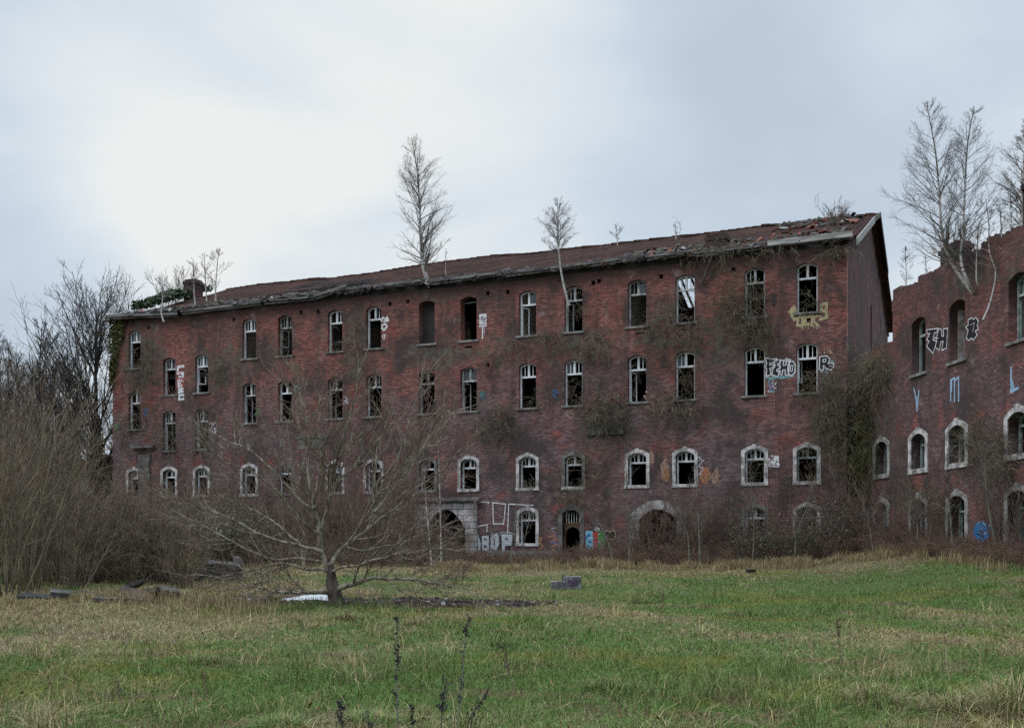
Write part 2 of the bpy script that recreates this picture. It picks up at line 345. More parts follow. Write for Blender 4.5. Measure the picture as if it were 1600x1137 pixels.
# ================================================================ the long ruin
bld = empty('factory_building', tuple(ORG), math.atan2(DX[1], DX[0]))
tag(bld, 'long derelict red brick building four storeys high with broken tiled roof', 'building')
cols = dict(A=1.60, B=4.08, C=6.33, D=9.50, E=11.80, F=14.90, G=17.20, H=20.25, I=22.55, J=25.67, K=28.00, L=31.10, M=33.33, N=36.43, O=38.66)
wins = []     # (col, row, x0, x1, z0, z1, rise)
for k, x in cols.items():
    s_ = k in 'BC'
    wins.append((k, 1, x - .44, x + .44, 10.0 if s_ else 11.64, 12.06 if s_ else 13.77, .13))
    wins.append((k, 2, x - .44, x + .44, 6.90 if s_ else 8.19, 9.10 if s_ else 10.32, .13))
    wins.append((k, 3, x - .43, x + .43, 4.40, 5.87, .18))
    if k in 'BCDEFGJNO': wins.append((k, 4, x - .43, x + .43, 1.75, 3.32, .18))
holes = [arch(*q[2:]) for q in wins]
holes.append(arch(20.25, 22.42, .2, 3.42, .95, 14))             # stone gateway
holes.append(arch(27.45, 28.33, .3, 3.32, .18))                 # door
holes.append(arch(31.22, 32.95, .2, 3.26, .40, 12))             # cart gate
rnd = random.Random(3)
vent_px = [(208, 503), (232, 512), (365, 499), (470, 488), (497, 487), (609, 475), (637, 471), (762, 458), (793, 456), (927, 442), (1033, 432), (1146, 421), (676, 580), (762, 570), (936, 439)]
vents = []
for (px, py) in vent_px:
    u, z = fuz(px, py); holes.append([(u - .09, z - .1), (u - .09, z + .1), (u + .09, z + .1), (u + .09, z - .1)])
for k in 'ILMO':
    u = cols[k] + rnd.uniform(-.1, .3); holes.append([(u - .2, 11.27), (u - .2, 11.36), (u + .2, 11.36), (u + .2, 11.27)])
blobs_px = [(222, 560, 45, 75, 1), (345, 575, 70, 50, .9), (300, 600, 60, 30, .5), (440, 550, 40, 40, .7), (556, 540, 30, 80, 1), (690, 555, 80, 30, 1), (800, 545, 60, 35, .8),
            (900, 540, 90, 38, .95), (1050, 515, 70, 55, .9), (1140, 530, 110, 60, 1), (1180, 440, 50, 60, .5), (950, 670, 60, 50, .8), (780, 680, 60, 50, .6), (600, 560, 40, 40, .6),
            (930, 740, 60, 70, .55), (1100, 640, 60, 45, .6), (1300, 650, 45, 110, .95), (1290, 400, 40, 40, .5), (470, 730, 60, 60, .45), (1200, 760, 60, 40, .5), (680, 460, 40, 30, .8), (405, 600, 60, 30, .6), (1000, 800, 120, 60, .5), (270, 660, 60, 60, .5), (1130, 420, 60, 30, .7)]
blobs = []
for (px, py, rx, ry, a) in blobs_px:
    u, z = fuz(px, py); u2, z2 = fuz(px + rx, py - ry); blobs.append((u, z, abs(u2 - u) * 1.25, abs(fuz(px, py - ry)[1] - z) * 1.25, a))
M['brick'] = brick_mat('brick', blobs)
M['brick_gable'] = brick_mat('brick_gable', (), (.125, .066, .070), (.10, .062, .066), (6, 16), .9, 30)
wu0 = [wuz(px, py) for px, py in []]
top_rag = []
x = LEN
while x > 0:
    top_rag.append((x, 14.36 + (rnd.uniform(-.08, .0) if 0 < x < LEN else 0))); x -= rnd.uniform(.5, 1.1)
outer = [(0, -.2), (LEN, -.2)] + top_rag + [(0, 14.36)]
link('wall', wall_mesh('wall', outer, holes, .5, M['brick']), bld)
# gable on the right: a few gaps under the rear verge let the sky through
slope = (RIDGE - EAVE) / (DEP / 2)
gz_top = lambda y: EAVE - .12 + slope * (y if y < DEP / 2 else DEP - y) - .08
gp = [(.5, -.2), (DEP - .5, -.2)]
y = DEP - .5
while y > DEP / 2 + .6:
    gp += [(y, gz_top(y) + .02), (y - .45, gz_top(y - .45) + .02)]
    if rnd.random() < .65 : gp += [(y - .5, gz_top(y - .5) - rnd.uniform(.3, .75)), (y - .85, gz_top(y - .85) - .3)]
    y -= .95
gp += [(DEP / 2, gz_top(DEP / 2)), (.5, gz_top(.5))]
slit = [(10.3, 11.5), (10.3, 13.8), (10.65, 14.1), (11.0, 13.8), (11.0, 11.5)]
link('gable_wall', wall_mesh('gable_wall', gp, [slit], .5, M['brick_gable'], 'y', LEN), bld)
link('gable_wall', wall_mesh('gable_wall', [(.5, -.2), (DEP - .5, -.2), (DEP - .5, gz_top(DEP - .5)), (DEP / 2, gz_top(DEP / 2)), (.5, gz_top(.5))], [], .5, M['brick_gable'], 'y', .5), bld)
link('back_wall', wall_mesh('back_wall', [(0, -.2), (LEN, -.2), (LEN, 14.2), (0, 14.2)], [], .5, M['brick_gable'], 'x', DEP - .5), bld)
MB().box(.3, LEN - .3, .06, .46, 14.25, 14.78).build('eaves_gap_blocker', M['dark'], bld)  # dark strip added to block sky showing through the gap under the roof
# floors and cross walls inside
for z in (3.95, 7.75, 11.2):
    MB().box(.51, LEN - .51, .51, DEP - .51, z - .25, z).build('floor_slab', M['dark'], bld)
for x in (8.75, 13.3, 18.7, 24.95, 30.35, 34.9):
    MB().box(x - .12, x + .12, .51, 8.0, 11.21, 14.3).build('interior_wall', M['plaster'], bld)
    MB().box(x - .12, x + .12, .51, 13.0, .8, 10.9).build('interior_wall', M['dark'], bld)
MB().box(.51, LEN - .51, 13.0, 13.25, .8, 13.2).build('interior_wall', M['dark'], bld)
# --- windows
def window_frame(mb, x0, x1, z0, z1, rise, y, rng, broken=.35, bottom=False):
    """weathered casement frame with an arched toplight; lower sashes are gone"""
    t = .065; d = .09; tilt = rng.uniform(-.03, .03); zt = z1 - (z1 - z0) * .30; xc = (x0 + x1) / 2
    mb.box(x0 + .003, x0 + t, y, y + d, z0, z1 - rise - .02); mb.box(x1 - t, x1 - .003, y, y + d, z0, z1 - rise - .02)
    a = arch(x0 + .003, x1 - .003, z0, z1 - .004, rise)[1:-1]; b = arch(x0 + t * .9, x1 - t * .9, z0, z1 - t * .8, rise * .9)[1:-1]
    mb.band(b, a, y - .004, y + d + .004)
    mb.box(x0 + t, x1 - t, y - .02, y + d + .01, zt - .045, zt + .04)                       # transom
    mb.box(xc - .05, xc + .05, y - .006, y + d, zt + .04, z1 - t * .8)                      # stout middle mullion
    for q in (-1, 1):
        xm = xc + q * (x1 - x0) * .235
        if rng.random() > broken * .6: mb.box(xm - .016, xm + .016, y + .02, y + .06, zt + .04, z1 - .12)
    if rng.random() < .4 and z1 - z0 > 1.6:      # what is left of a casement, hanging open into the room
        a_ = rng.uniform(.9, 1.45); sx = x0 + t; L_ = (x1 - x0) * .42; ca, sa = math.cos(a_) * L_, math.sin(a_) * L_; h0 = z0 + rng.choice((.03, .03, .5))
        mb.beam((sx, y + d, h0), (sx, y + d, zt - .06), .05, .05, (0, 1, 0)); mb.beam((sx + ca, y + d + sa, h0), (sx + ca, y + d + sa, zt - .08), .05, .05, (0, 1, 0))
        mb.beam((sx, y + d, h0 + .03), (sx + ca, y + d + sa, h0 + .03), .045, .06); mb.beam((sx, y + d, zt - .1), (sx + ca, y + d + sa, zt - .1), .045, .06)
    return zt
glass_at = {('J', 1): [1], ('M', 2): [0], ('I', 2): [0, 1], ('A', 1): [0], ('L', 1): [1], ('K', 2): [0], ('C', 1): [0]}
wr = random.Random(11)
for (k, row, x0, x1, z0, z1, rise) in wins:
    bare = row == 1 and k in 'HI'
    if row in (1, 2):
        if not bare:
            mb = MB(); zt = window_frame(mb, x0, x1, z0, z1, rise, .17 + wr.uniform(-.02, .05), wr, wr.uniform(.2, 1.1)); wn = mb.build('window', M[wr.choice(('frame', 'frame', 'frame_worn', 'frame_worn', 'frame_dark'))] if (k, row) not in (('G', 1), ('O', 1), ('O', 2), ('J', 2)) else M['frame'], bld)
        else:
            if k == 'H': wn = MB().box(x0 - .02, x1 + .02, .42, .46, z0 - .02, z1 - .0).build('window', M['dark'], bld); wn['label'] = 'window opening closed with a dark board'
            else: wn = MB().box(x0 + .005, x1 - .005, .36, .42, z1 - rise - .12, z1 - rise - .05).build('window', M['board'], bld)
        for gi in glass_at.get((k, row), []):
            xc = (x0 + x1) / 2; xa, xb = (x0 + .08, xc - .05) if gi == 0 else (xc + .05, x1 - .08)
            MB().box(xa, xb, .205, .21, zt + .03, z1 - rise - .03).build('pane', M['glass'], wn)
        sl_ = MB().box(x0 - .11 - wr.random() * .05, x1 + .1 + wr.random() * .06, -.075, .2, z0 - .10, z0 + .004).build('sill', M['sill'], wn, .012)
    else:
        mb = MB(); window_frame(mb, x0, x1, z0, z1, rise, .22, wr, .5); wn = mb.build('window', M['frame_green'] if k in 'O' else M['frame'], bld)
        grey = k in 'KHE' or (row == 4 and k in 'BCDN')
        mat = M['stone'] if not grey else M['stone_dark']
        if row == 3 or True:
            i_ = arch(x0, x1, z0, z1, rise); o_ = arch(x0 - .155, x1 + .155, z0, z1 + .155, rise + .04)
            su = MB(); su.band(i_, o_, -.035, .24)
            xc = (x0 + x1) / 2; su.box(xc - .09, xc + .09, -.055, .1, z1 - .01, z1 + .20)     # keystone
            su.build('surround', mat, wn)
            MB().box(x0 - .17, x1 + .17, -.055, .24, z0 - .15, z0 - .002).build('sill', mat if k != 'K' else M['stone'], wn, .01)
# --- stone gateway, door, cart gate
brn = random.Random(4)
def ashlar(name, c1, c2):
    m, t, b = newmat(name); co = objco(t); s = N(t, 'ShaderNodeSeparateXYZ', inp={0: co}); v = N(t, 'ShaderNodeCombineXYZ', inp={0: s.outputs[0], 1: s.outputs[2]}).outputs[0]
    bt = N(t, 'ShaderNodeTexBrick', offset=.5, inp={'Vector': v, 'Color1': (1.1, 1.1, 1.1, 1), 'Color2': (.78, .78, .78, 1), 'Mortar': (.25, .25, .25, 1), 'Scale': 1.0, 'Mortar Size': .018, 'Mortar Smooth': .3, 'Bias': 0.0, 'Brick Width': .62, 'Row Height': .31})
    c = mix(t, 1.0, mix(t, maprange(t, noise(t, co, 1.2, 5.0), .38, .62), c1, c2), bt.outputs[0], 'MULTIPLY'); t.links.new(c, b.inputs[0]); b.inputs['Roughness'].default_value = .9
    bump(t, b, mathn(t, 'ADD', mathn(t, 'MULTIPLY', bt.outputs['Fac'], -1.0), mathn(t, 'MULTIPLY', noise(t, co, 6.0, 4.0), .4)), .8, .03); return m
M['ashlar'] = ashlar('stone_blocks', (.44, .425, .42), (.20, .19, .185))
gate = link('gateway', wall_mesh('gateway', [(19.62, .2), (23.03, .2), (23.03, 3.78), (19.62, 3.78)], [arch(20.255, 22.415, .25, 3.415, .95, 14)], .40, M['ashlar'], 'x', -.10), bld)
MB().box(19.45, 23.2, -.24, .12, 3.79, 3.97).build('cornice', M['stone_dark'], gate, .02)
ds = MB(); i_ = arch(27.45, 28.33, .3, 3.32, .18); o_ = arch(27.25, 28.53, .3, 3.52, .22); ds.band(i_, o_, -.035, .24)
ds.box(27.78, 28.0, -.06, .1, 3.31, 3.6); door = ds.build('doorway', M['stone_dark'], bld)
df = MB(); df.box(27.46, 28.32, .2, .29, 2.62, 2.72)
ia = [(27.52 + .37 + .37 * math.cos(a), 2.08 + .44 * math.sin(a)) for a in np.linspace(math.pi, 0, 13)]; oa = [(27.46 + .86 * i / 12, 2.62) for i in range(13)]
df.band(ia, oa, .22, .27); df.box(27.46, 27.53, .22, .27, .6, 2.08); df.box(28.25, 28.32, .22, .27, .6, 2.08)
M['door_wood'] = simple('door_wood', (.20, .115, .07), (.12, .08, .055), 3, .8)
df.build('door_frame', M['door_wood'], door)
bars = MB()
for i in range(6): bars.box(27.55 + .13 * i, 27.575 + .13 * i, .22, .25, 2.72, 3.2)
bars.build('fanlight_bars', M['frame'], door)
cg = MB(); i_ = arch(31.22, 32.95, .2, 3.26, .40, 12); o_ = arch(30.78, 33.40, .2, 3.70, .62, 12); cg.band(i_, o_, -.05, .3)
cg.box(31.75, 32.4, -.10, .1, 3.28, 3.6); cgo = cg.build('gateway', M['stone_mid'], bld)
# stone panels, quoin pier at the left end
u0, z0 = fuz(465, 702); u1, z1 = fuz(510, 684); MB().box(u0, u1, -.03, .05, z0, z1).build('stone_panel', M['stone_dark'], bld, .01)
MB().box(u0 - .1, u1 + .1, -.08, .05, z1 + .003, z1 + .12).build('stone_ledge', M['stone_dark'], bld, .01)
M['stone_black'] = simple('sooty_stone', (.075, .07, .062), (.035, .033, .03), 2.5, .9, .3)
u0, z0 = fuz(917, 681); u1, z1 = fuz(975, 662); MB().box(u0, u1, -.12, .05, z0, z1).build('stone_panel', M['stone_black'], bld, .015)
qp = MB()
u0, _ = fuz(218, 750); u1, _ = fuz(235, 750); z = .8
while z < 6.7: qp.box(u0 + brn.uniform(-.04, .02), u1 + brn.uniform(-.02, .05), -.12, .0, z, z + .33); z += .35
qp.build('quoin_pier', M['stone_dark'], bld)
u0, z0 = fuz(208, 698); u1, z1 = fuz(243, 694); MB().box(u0, u1, -.25, .0, z0 - .1, z0 + .05).build('stone_ledge', M['stone_dark'], bld)
# ground floor plinth of grey render
pl = MB()
for a, b in ((800, 876), (912, 962), (736, 798)):
    u0, _ = fuz(a, 860); u1, _ = fuz(b, 860); pl.box(u0, u1, -.03, .0, .3, 1.62 - .0003 * a)
pl.build('plinth', simple('grey_render', (.24, .25, .27), (.11, .11, .115), 2.5), bld)

# --- roof
rr = np.random.RandomState(8)
def roof_side(front, nx=180, ny=26):
    xs = np.linspace(-.35, LEN + .42, nx + 1); ts = np.linspace(0, 1, ny + 1); V = np.zeros((nx + 1, ny + 1, 3))
    ye = -.38 if front else DEP + .38; ze = EAVE - .02
    for j, t in enumerate(ts):
        V[:, j, 0] = xs; V[:, j, 1] = ye + (DEP / 2 - ye) * t; V[:, j, 2] = ze + (RIDGE - ze) * t
    X, Tt = np.meshgrid(xs, ts, indexing='ij')
    sag = (vn.fbm(X * .16 + 3, Tt * 2, 3) - .5) * .34 + (vn2.fbm(X * .9, Tt * 9, 2) - .5) * .10
    sag -= .20 * np.exp(-((X - 9) / 4.5) ** 2) * (.3 + Tt) * .8
    V[:, :, 2] += sag * (.25 + .75 * np.sin(Tt * math.pi * .9) ** .5 if True else 1)
    idx = lambda i, j: i * (ny + 1) + j
    keep = []
    for i in range(nx):
        xm = (xs[i] + xs[i + 1]) / 2
        edge = .02 + .19 * vn3.fbm(np.array([xm * .35]), np.array([2.0]), 3)[0] ** 1.0 + .07 * rr.rand()
        edge = edge if xm > 3 else .03
        for j in range(ny):
            tm = (ts[j] + ts[j + 1]) / 2
            if front and tm < edge - .03: continue
            if front and ((xm - 34.6) / .9) ** 2 + ((tm - .36) / .07) ** 2 < 1: continue
            if front and ((xm - 37.2) / .7) ** 2 + ((tm - .55) / .05) ** 2 < 1 and rr.rand() < .6: continue
            if not front:
                p = fworld(xm, V[i, j, 1], V[i, j, 2]); sx = CX + F * p[0] / p[1]; sy = HY - F * (p[2] - CH) / p[1]
                if 29.1 < xm < 30.9 and .40 < tm < .64: continue
                if (22.6 < xm < 27.0 or 28.4 < xm < 32.6 or 7.0 < xm < 10.8 or 13.5 < xm < 16.0) and .70 < tm < .97: continue      # gaps added high on the unseen far slope to light the top rooms                
            keep.append((idx(i, j), idx(i + 1, j), idx(i + 1, j + 1), idx(i, j + 1)))
    Vf = V.reshape(-1, 3); K = np.array(keep)
    return Vf, K, xs, ts, V
Vf, K, xs, ts, Vg = roof_side(True); Vb, Kb, *_ = roof_side(False)
Vall = np.concatenate([Vf, Vb]); me = arr_mesh('roof', Vall, [np.concatenate([K, Kb + len(Vf)])], M['tile'], True)
roof = link('roof', me, bld); md = roof.modifiers.new('solid', 'SOLIDIFY'); md.thickness = .09; md.offset = -1
# laths and rafters that show where tiles have gone
lt = MB()
for i in range(0, 68):
    x = .1 + i * .6; lt.beam((x, .2, EAVE + .02), (x, DEP / 2 - .12, RIDGE - .24), .09, .14)
    lt.beam((x, DEP + .36, EAVE - .20), (x, DEP / 2 + .12, RIDGE - .24), .09, .14)
for j in range(1, 12):
    t = j * .045; lt.beam((.0, -.36 + t * 10.9, EAVE - .10 + t * 4.1), (34.0, -.36 + t * 10.9, EAVE - .10 + t * 4.1), .05, .03)
    lt.beam((36.2 if j > 4 else 34.0, -.36 + t * 10.9, EAVE - .10 + t * 4.1), (LEN, -.36 + t * 10.9, EAVE - .10 + t * 4.1), .05, .03)
raf = lt.build('rafters', M['dark'], roof); raf['kind'] = 'stuff'
# ridge tiles
rg = MB(); nx = len(xs) - 1; x = 0.0
while x < LEN:
    if True:
        i = int(np.clip((x + .35) / (LEN + .77) * nx, 0, nx)); z = Vg[i, -1, 2]
        for a0, a1 in ((-1, -.35), (-.35, .35), (.35, 1)):
            pass
        pr = [(-.17, -.06), (-.1, .05), (0, .09), (.1, .05), (.17, -.06)]; e = .012 * rr.randn(); g = .025
        vs = [(xx, DEP / 2 + a, z + b + e + (g if xx == x else 0)) for xx in (x, x + .43) for (a, b) in pr]
        rg.add(vs, [(q, q + 1, q + 6, q + 5) for q in range(4)] + [(0, 5, 9, 4)[:4], (0, 1, 2, 3, 4), (5, 9, 8, 7, 6)])
    x += .44
rgo = rg.build('ridge_capping', M['tile'], roof)
# broken tiles and rotten debris along the eaves
nb = 1500; bx = rr.rand(nb) * LEN; by = -.30 + 1.55 * rr.rand(nb) ** 1.6 * (.45 + .75 * vn3.fbm(bx * .3, bx * 0 + 4.0, 2))
extra = 260; bx = np.concatenate([bx, 30 + 10 * rr.rand(extra), 36 + 4 * rr.rand(120)]); by = np.concatenate([by, .3 + 3.2 * rr.rand(extra), 6.5 + 3.5 * rr.rand(120)]); nb = len(bx)
bz = EAVE + .04 + (by + .38) * .377 + .11 * rr.rand(nb)
half = np.stack([.10 + .14 * rr.rand(nb), .07 + .10 * rr.rand(nb), .010 + .016 * rr.rand(nb)], 1)
yaw = rr.rand(nb) * 6.28; pit = rr.randn(nb) * .30; rol = rr.randn(nb) * .32 + .36
corner = np.array([(i, j, k) for i in (-1, 1) for j in (-1, 1) for k in (-1, 1)], float)
P = corner[None] * half[:, None]
cy, sy_ = np.cos(yaw)[:, None], np.sin(yaw)[:, None]; cp, sp_ = np.cos(pit)[:, None], np.sin(pit)[:, None]; cr, sr = np.cos(rol)[:, None], np.sin(rol)[:, None]
x_, y_, z_ = P[..., 0], P[..., 1], P[..., 2]
x1, y1 = x_ * cy - y_ * sy_, x_ * sy_ + y_ * cy
x2, z2 = x1 * cp + z_ * sp_, -x1 * sp_ + z_ * cp
y3, z3 = y1 * cr - z2 * sr, y1 * sr + z2 * cr
VV = np.stack([x2 + bx[:, None], y3 + by[:, None], z3 + bz[:, None]], -1).reshape(-1, 3)
FQ = np.array([(0, 1, 3, 2), (4, 6, 7, 5), (0, 4, 5, 1), (2, 3, 7, 6), (0, 2, 6, 4), (1, 5, 7, 3)])
FF = (np.arange(nb)[:, None, None] * 8 + FQ[None]).reshape(-1, 4)
ct = np.array([.058, .050, .048])[None] * (.5 + 1.1 * rr.rand(nb))[:, None]
redm = (rr.rand(nb) < .05 + .13 * (bx > 27)); ct[redm] = np.array([.19, .065, .045]) * (.5 + .6 * rr.rand(redm.sum()))[:, None]
pal = rr.rand(nb) < .06; ct[pal] = np.array([.24, .235, .22])
grn = rr.rand(nb) < .12; ct[grn] = np.array([.05, .055, .028])
bt_ = link('broken_tiles', arr_mesh('broken_tiles', VV, [FF], M['tile_old'], attr=np.repeat(ct, 8, 0)), roof); bt_['kind'] = 'stuff'
# eaves boards: lengths of rotten fascia, each hanging its own way
eb = [(175, 496, 285, 492, 0), (290, 489, 415, 474, 0), (418, 473, 500, 466, 0), (498, 465, 548, 449, 1), (548, 455, 585, 449, 1), (590, 450, 664, 440, 0), (676, 443, 790, 428, 0), (792, 430, 915, 415, 0), (917, 415, 1010, 402, 0), (1012, 405, 1085, 395, 0), (1087, 399, 1190, 388, 0), (1202, 384, 1334, 370, 2)]
for (a, ya, b, yb, kind) in eb:
    ua, za = fuz(a, ya); ub, zb = fuz(b, yb); MB().beam((ua, -.40, za), (ub, -.40 - .05 * kind, zb), .07, .24 if kind == 2 else .09 + .07 * rnd.random()).build('eaves_board', M['board_pale'] if kind == 2 else M['board'], bld)
    MB().beam((ua + .1, -.33, za - .14), (ub - .1, -.26, zb - .12), .13, .06).build('gutter_board', M['board'], bld)
for (a, ya, b, yb, o1, o2) in [(1049, 397, 1065, 387, .3, -.6), (1098, 445, 1116, 400, -.25, -.3), (1061, 389, 1066, 420, -.6, -.1)]:
    ua, za = fuz(a, ya); ub, zb = fuz(b, yb); lp = MB().beam((ua, o1 if a == 1049 else -.12, za), (ub, o2, zb), .13, .04).build('loose_board', M['board_pale'] if a == 1049 else M['board'], bld)
# verge boards on the right gable
MB().beam((LEN + .46, -.42, EAVE - .12), (LEN + .46, 7.4, EAVE - .12 + slope * 7.8), .05, .30).build('verge_board', M['board_pale'], bld)
MB().beam((LEN + .46, 7.5, EAVE - .10 + slope * 7.9), (LEN + .46, DEP / 2, RIDGE - .05), .05, .22).build('verge_board', M['board'], bld)
MB().beam((LEN + .46, DEP / 2, RIDGE - .05), (LEN + .46, 15.3, RIDGE - .05 - slope * 4.8), .05, .30).build('verge_board', M['dark'], bld)
# chimneys
def chimney(u0, u1, y0, y1, z0, z1, parent, mat):
    c = MB(); c.box(u0, u1, y0, y1, z0, z1 - .28); c.box(u0 - .06, u1 + .06, y0 - .06, y1 + .06, z1 - .28, z1 - .12); c.box(u0 + .02, u1 - .02, y0 + .02, y1 - .02, z1 - .12, z1)
    return c.build('chimney', mat, parent)
M['brick_dark'] = brick_mat('brick_dark', (), (.055, .030, .028), (.04, .026, .026), (30, 40), 1.0, 30)
chimney(.10, .92, 5.9, 6.7, 15.5, 18.1, bld, M['brick_dark'])
MB().beam((.2, 5.72, 16.62), (1.6, 5.85, 16.75), .4, .03).build('flashing', M['board_pale'], bld)
chimney(33.95, 34.9, 1.35, 1.95, 14.6, 15.85, bld, M['brick_dark'])

# --- graffiti, sprayed on the walls (thin films of paint)
P = {k: paint_mat('paint_' + k, c, wv) for k, c, wv in [('white', (.78, .78, .80), .3), ('black', (.022, .02, .026), .12), ('yellow', (.50, .44, .25), .45), ('blue', (.36, .56, .78), .35), ('teal', (.22, .45, .47), .7),
     ('red', (.48, .06, .05), .3), ('orange', (.42, .19, .09), .8), ('silver', (.50, .53, .56), .35), ('deep_blue', (.04, .17, .40), .3), ('green', (.10, .24, .09), .5), ('violet', (.20, .17, .36), .7), ('plaster', (.38, .24, .19), .9), ('cyan', (.20, .55, .72), .4), ('ghost', (.55, .52, .56), .75), ('soot', (.05, .035, .035), .6)]}
class Paint:
    def __init__(s, conv): s.c = conv; s.k = {}; s.lift = .004
    def mb(s, col): return s.k.setdefault(col, MB())
    def pt(s, p, y): u, z = s.c(p[0], p[1]); return (u, -y, z)
    def fill(s, col, pts):
        s.lift += .0006; s.mb(col).add([s.pt(p, s.lift) for p in pts], [tuple(range(len(pts)))]); return s
    def stroke(s, col, pts, wpx, closed=False):
        """ribbon of constant width along a polyline given on the wall"""
        q = [np.array(s.c(*p)) for p in pts]; w_ = abs(s.c(pts[0][0], pts[0][1] - wpx)[1] - q[0][1]) / 2
        if closed: q = q + [q[0]]
        for a, b in zip(q[:-1], q[1:]):
            d = b - a; L = np.linalg.norm(d)
            if L < 1e-6: continue
            d /= L; nn = np.array([-d[1], d[0]]) * w_; e = d * w_ * .6; s.lift += .00012
            s.mb(col).add([(v[0], -s.lift, v[1]) for v in (a - e - nn, b + e - nn, b + e + nn, a - e + nn)], [(0, 1, 2, 3)])
        return s
    def spray(s, col, cx, cy, rx, ry, n, seed, sz=(2, 6)):
        rg_ = random.Random(seed)
        for i in range(n):
            a = rg_.uniform(0, 6.28); r_ = rg_.random() ** .5; x = cx + rx * r_ * math.cos(a); y = cy + ry * r_ * math.sin(a); q = rg_.uniform(*sz); b0 = rg_.uniform(0, 6)
            s.fill(col, [(x + q * rg_.uniform(.6, 1.2) * math.cos(b0 + t), y + q * rg_.uniform(.6, 1.2) * math.sin(b0 + t)) for t in np.linspace(0, 5.4, 7)])
        return s
    def blob(s, col, cx, cy, rx, ry, seed=1, n=12, jag=.2):
        rg_ = random.Random(seed); s.fill(col, [(cx + rx * rg_.uniform(1 - jag, 1 + jag) * math.cos(t), cy + ry * rg_.uniform(1 - jag, 1 + jag) * math.sin(t)) for t in np.linspace(0, 6.283 * (1 - 1 / n), n)]); return s
    def done(s, parent, label):
        for c, m_ in s.k.items():
            me = m_.build('graffiti', P[c], parent); me['label'] = label
# white vertical letters by the left stair windows
g = Paint(fuz)
g.stroke('white', [(287, 572), (278, 573), (278, 583), (286, 583), (286, 588), (280, 589)], 4)
g.stroke('white', [(279, 594), (279, 604), (285, 602), (280, 599), (286, 595), (280, 593)], 3.4)
g.stroke('white', [(279, 608), (286, 607), (280, 611), (286, 612), (279, 613)], 3.4); g.stroke('white', [(287, 617), (280, 617), (280, 624), (287, 623)], 3.6)
g.stroke('red', [(279, 580), (284, 588)], 1.6); g.stroke('red', [(277, 592), (282, 590), (281, 598)], 1.6); g.stroke('red', [(281, 603), (287, 592), (283, 598), (287, 604)], 1.6)
g.done(bld, 'white and red letters painted one above another')
g = Paint(fuz)
g.stroke('white', [(596, 502), (598, 496), (603, 499), (605, 495), (607, 501), (600, 502)], 2.6); g.stroke('white', [(597, 508), (602, 506), (605, 510), (600, 516), (597, 513), (597, 508)], 2.8); g.stroke('white', [(598, 528), (598, 524), (602, 523), (600, 530)], 1.6)
g.done(bld, 'small white tag of three rings and loops')
g = Paint(fuz)
g.fill('white', [(748.5, 491), (760, 490), (760.5, 506), (749, 507)]); g.stroke('soot', [(749, 499), (755, 494), (752, 501), (759, 496), (755, 503), (760, 502)], 1.3)
g.stroke('ghost', [(749, 510), (760, 509)], 3.0); g.stroke('white', [(754, 511), (754, 529)], 2.0); g.stroke('white', [(749, 509), (760, 508.5)], 1.4); g.stroke('ghost', [(757, 512), (757, 520)], 1.2)
g.done(bld, 'white block letter above a letter T')
# yellow piece under the top right window
g = Paint(fuz)
g.stroke('yellow', [(1233, 488), (1241, 479), (1243, 487)], 3.6); g.stroke('yellow', [(1238, 481), (1237, 492), (1241, 499), (1245, 497)], 4.4)
g.stroke('yellow', [(1253, 494), (1247, 497), (1246, 508), (1254, 509), (1254, 493)], 4.2); g.stroke('yellow', [(1264, 494), (1258, 496), (1258, 507), (1264, 506)], 4.2)
g.stroke('yellow', [(1269, 493), (1269, 508)], 4.4); g.stroke('yellow', [(1277, 493), (1270, 500), (1278, 508)], 3.8)
g.stroke('yellow', [(1292, 474), (1284, 475), (1283, 486), (1291, 487), (1292, 496), (1281, 499)], 4.6); g.stroke('yellow', [(1292, 474), (1291, 483)], 4.0); g.stroke('yellow', [(1248, 494), (1283, 494)], 2.2)
for i in range(9): g.stroke('yellow', [(1246 + i * 4.2, 508), (1246 + i * 4.2, 511 + (i * 7 % 5))], 1.2)
g.done(bld, 'cream yellow block letters under the top window')
# black letters with white outline between the second floor windows
def outlined(g, shapes, wout=2.0, edge='white', body='black'):
    for sh in shapes: g.fill(body, sh)
    for sh in shapes: g.stroke(edge, sh, wout, True)
g = Paint(fuz)
g.stroke('teal', [(1197, 588), (1204, 592), (1213, 589), (1222, 590), (1240, 586)], 4.0)
outlined(g, [[(1195.5, 559), (1206, 561), (1214, 560), (1213, 565), (1203, 567), (1203, 570), (1211, 569), (1210, 574), (1203, 575), (1205, 585), (1197, 588), (1198, 577), (1196, 573), (1198, 568)],
             [(1210, 563), (1220, 562), (1219, 567), (1215, 568), (1215, 571), (1219, 571), (1219, 575), (1214, 577), (1214, 580), (1220, 580), (1215, 588), (1206, 586), (1208, 575)],
             [(1219, 562), (1224, 563), (1224, 571), (1228, 570), (1229, 562), (1234, 563), (1232, 586), (1227, 585), (1227, 578), (1223, 578), (1222, 586), (1217, 584)],
             [(1233, 566), (1239, 564), (1242.5, 570), (1242, 582), (1236, 587), (1231, 582), (1231, 572)]], 1.7)
g.stroke('white', [(1235.5, 571), (1239, 571), (1238, 580), (1235, 580)], 1.3, True); g.stroke('white', [(1224, 563), (1229, 560), (1236, 562), (1232, 565)], 1.2, True)
g.done(bld, 'black bubble letters with a thick white outline')
g = Paint(fuz)
g.spray('teal', 1291, 571, 13, 12, 10, 2, (1.5, 3)); g.spray('violet', 1290, 568, 9, 8, 6, 3, (2, 3.5))
outlined(g, [[(1281, 557), (1292, 556), (1297, 561), (1294, 568), (1302, 567), (1303, 573), (1298, 578), (1291, 576), (1287, 571), (1286, 579), (1280, 577)]], 1.6)
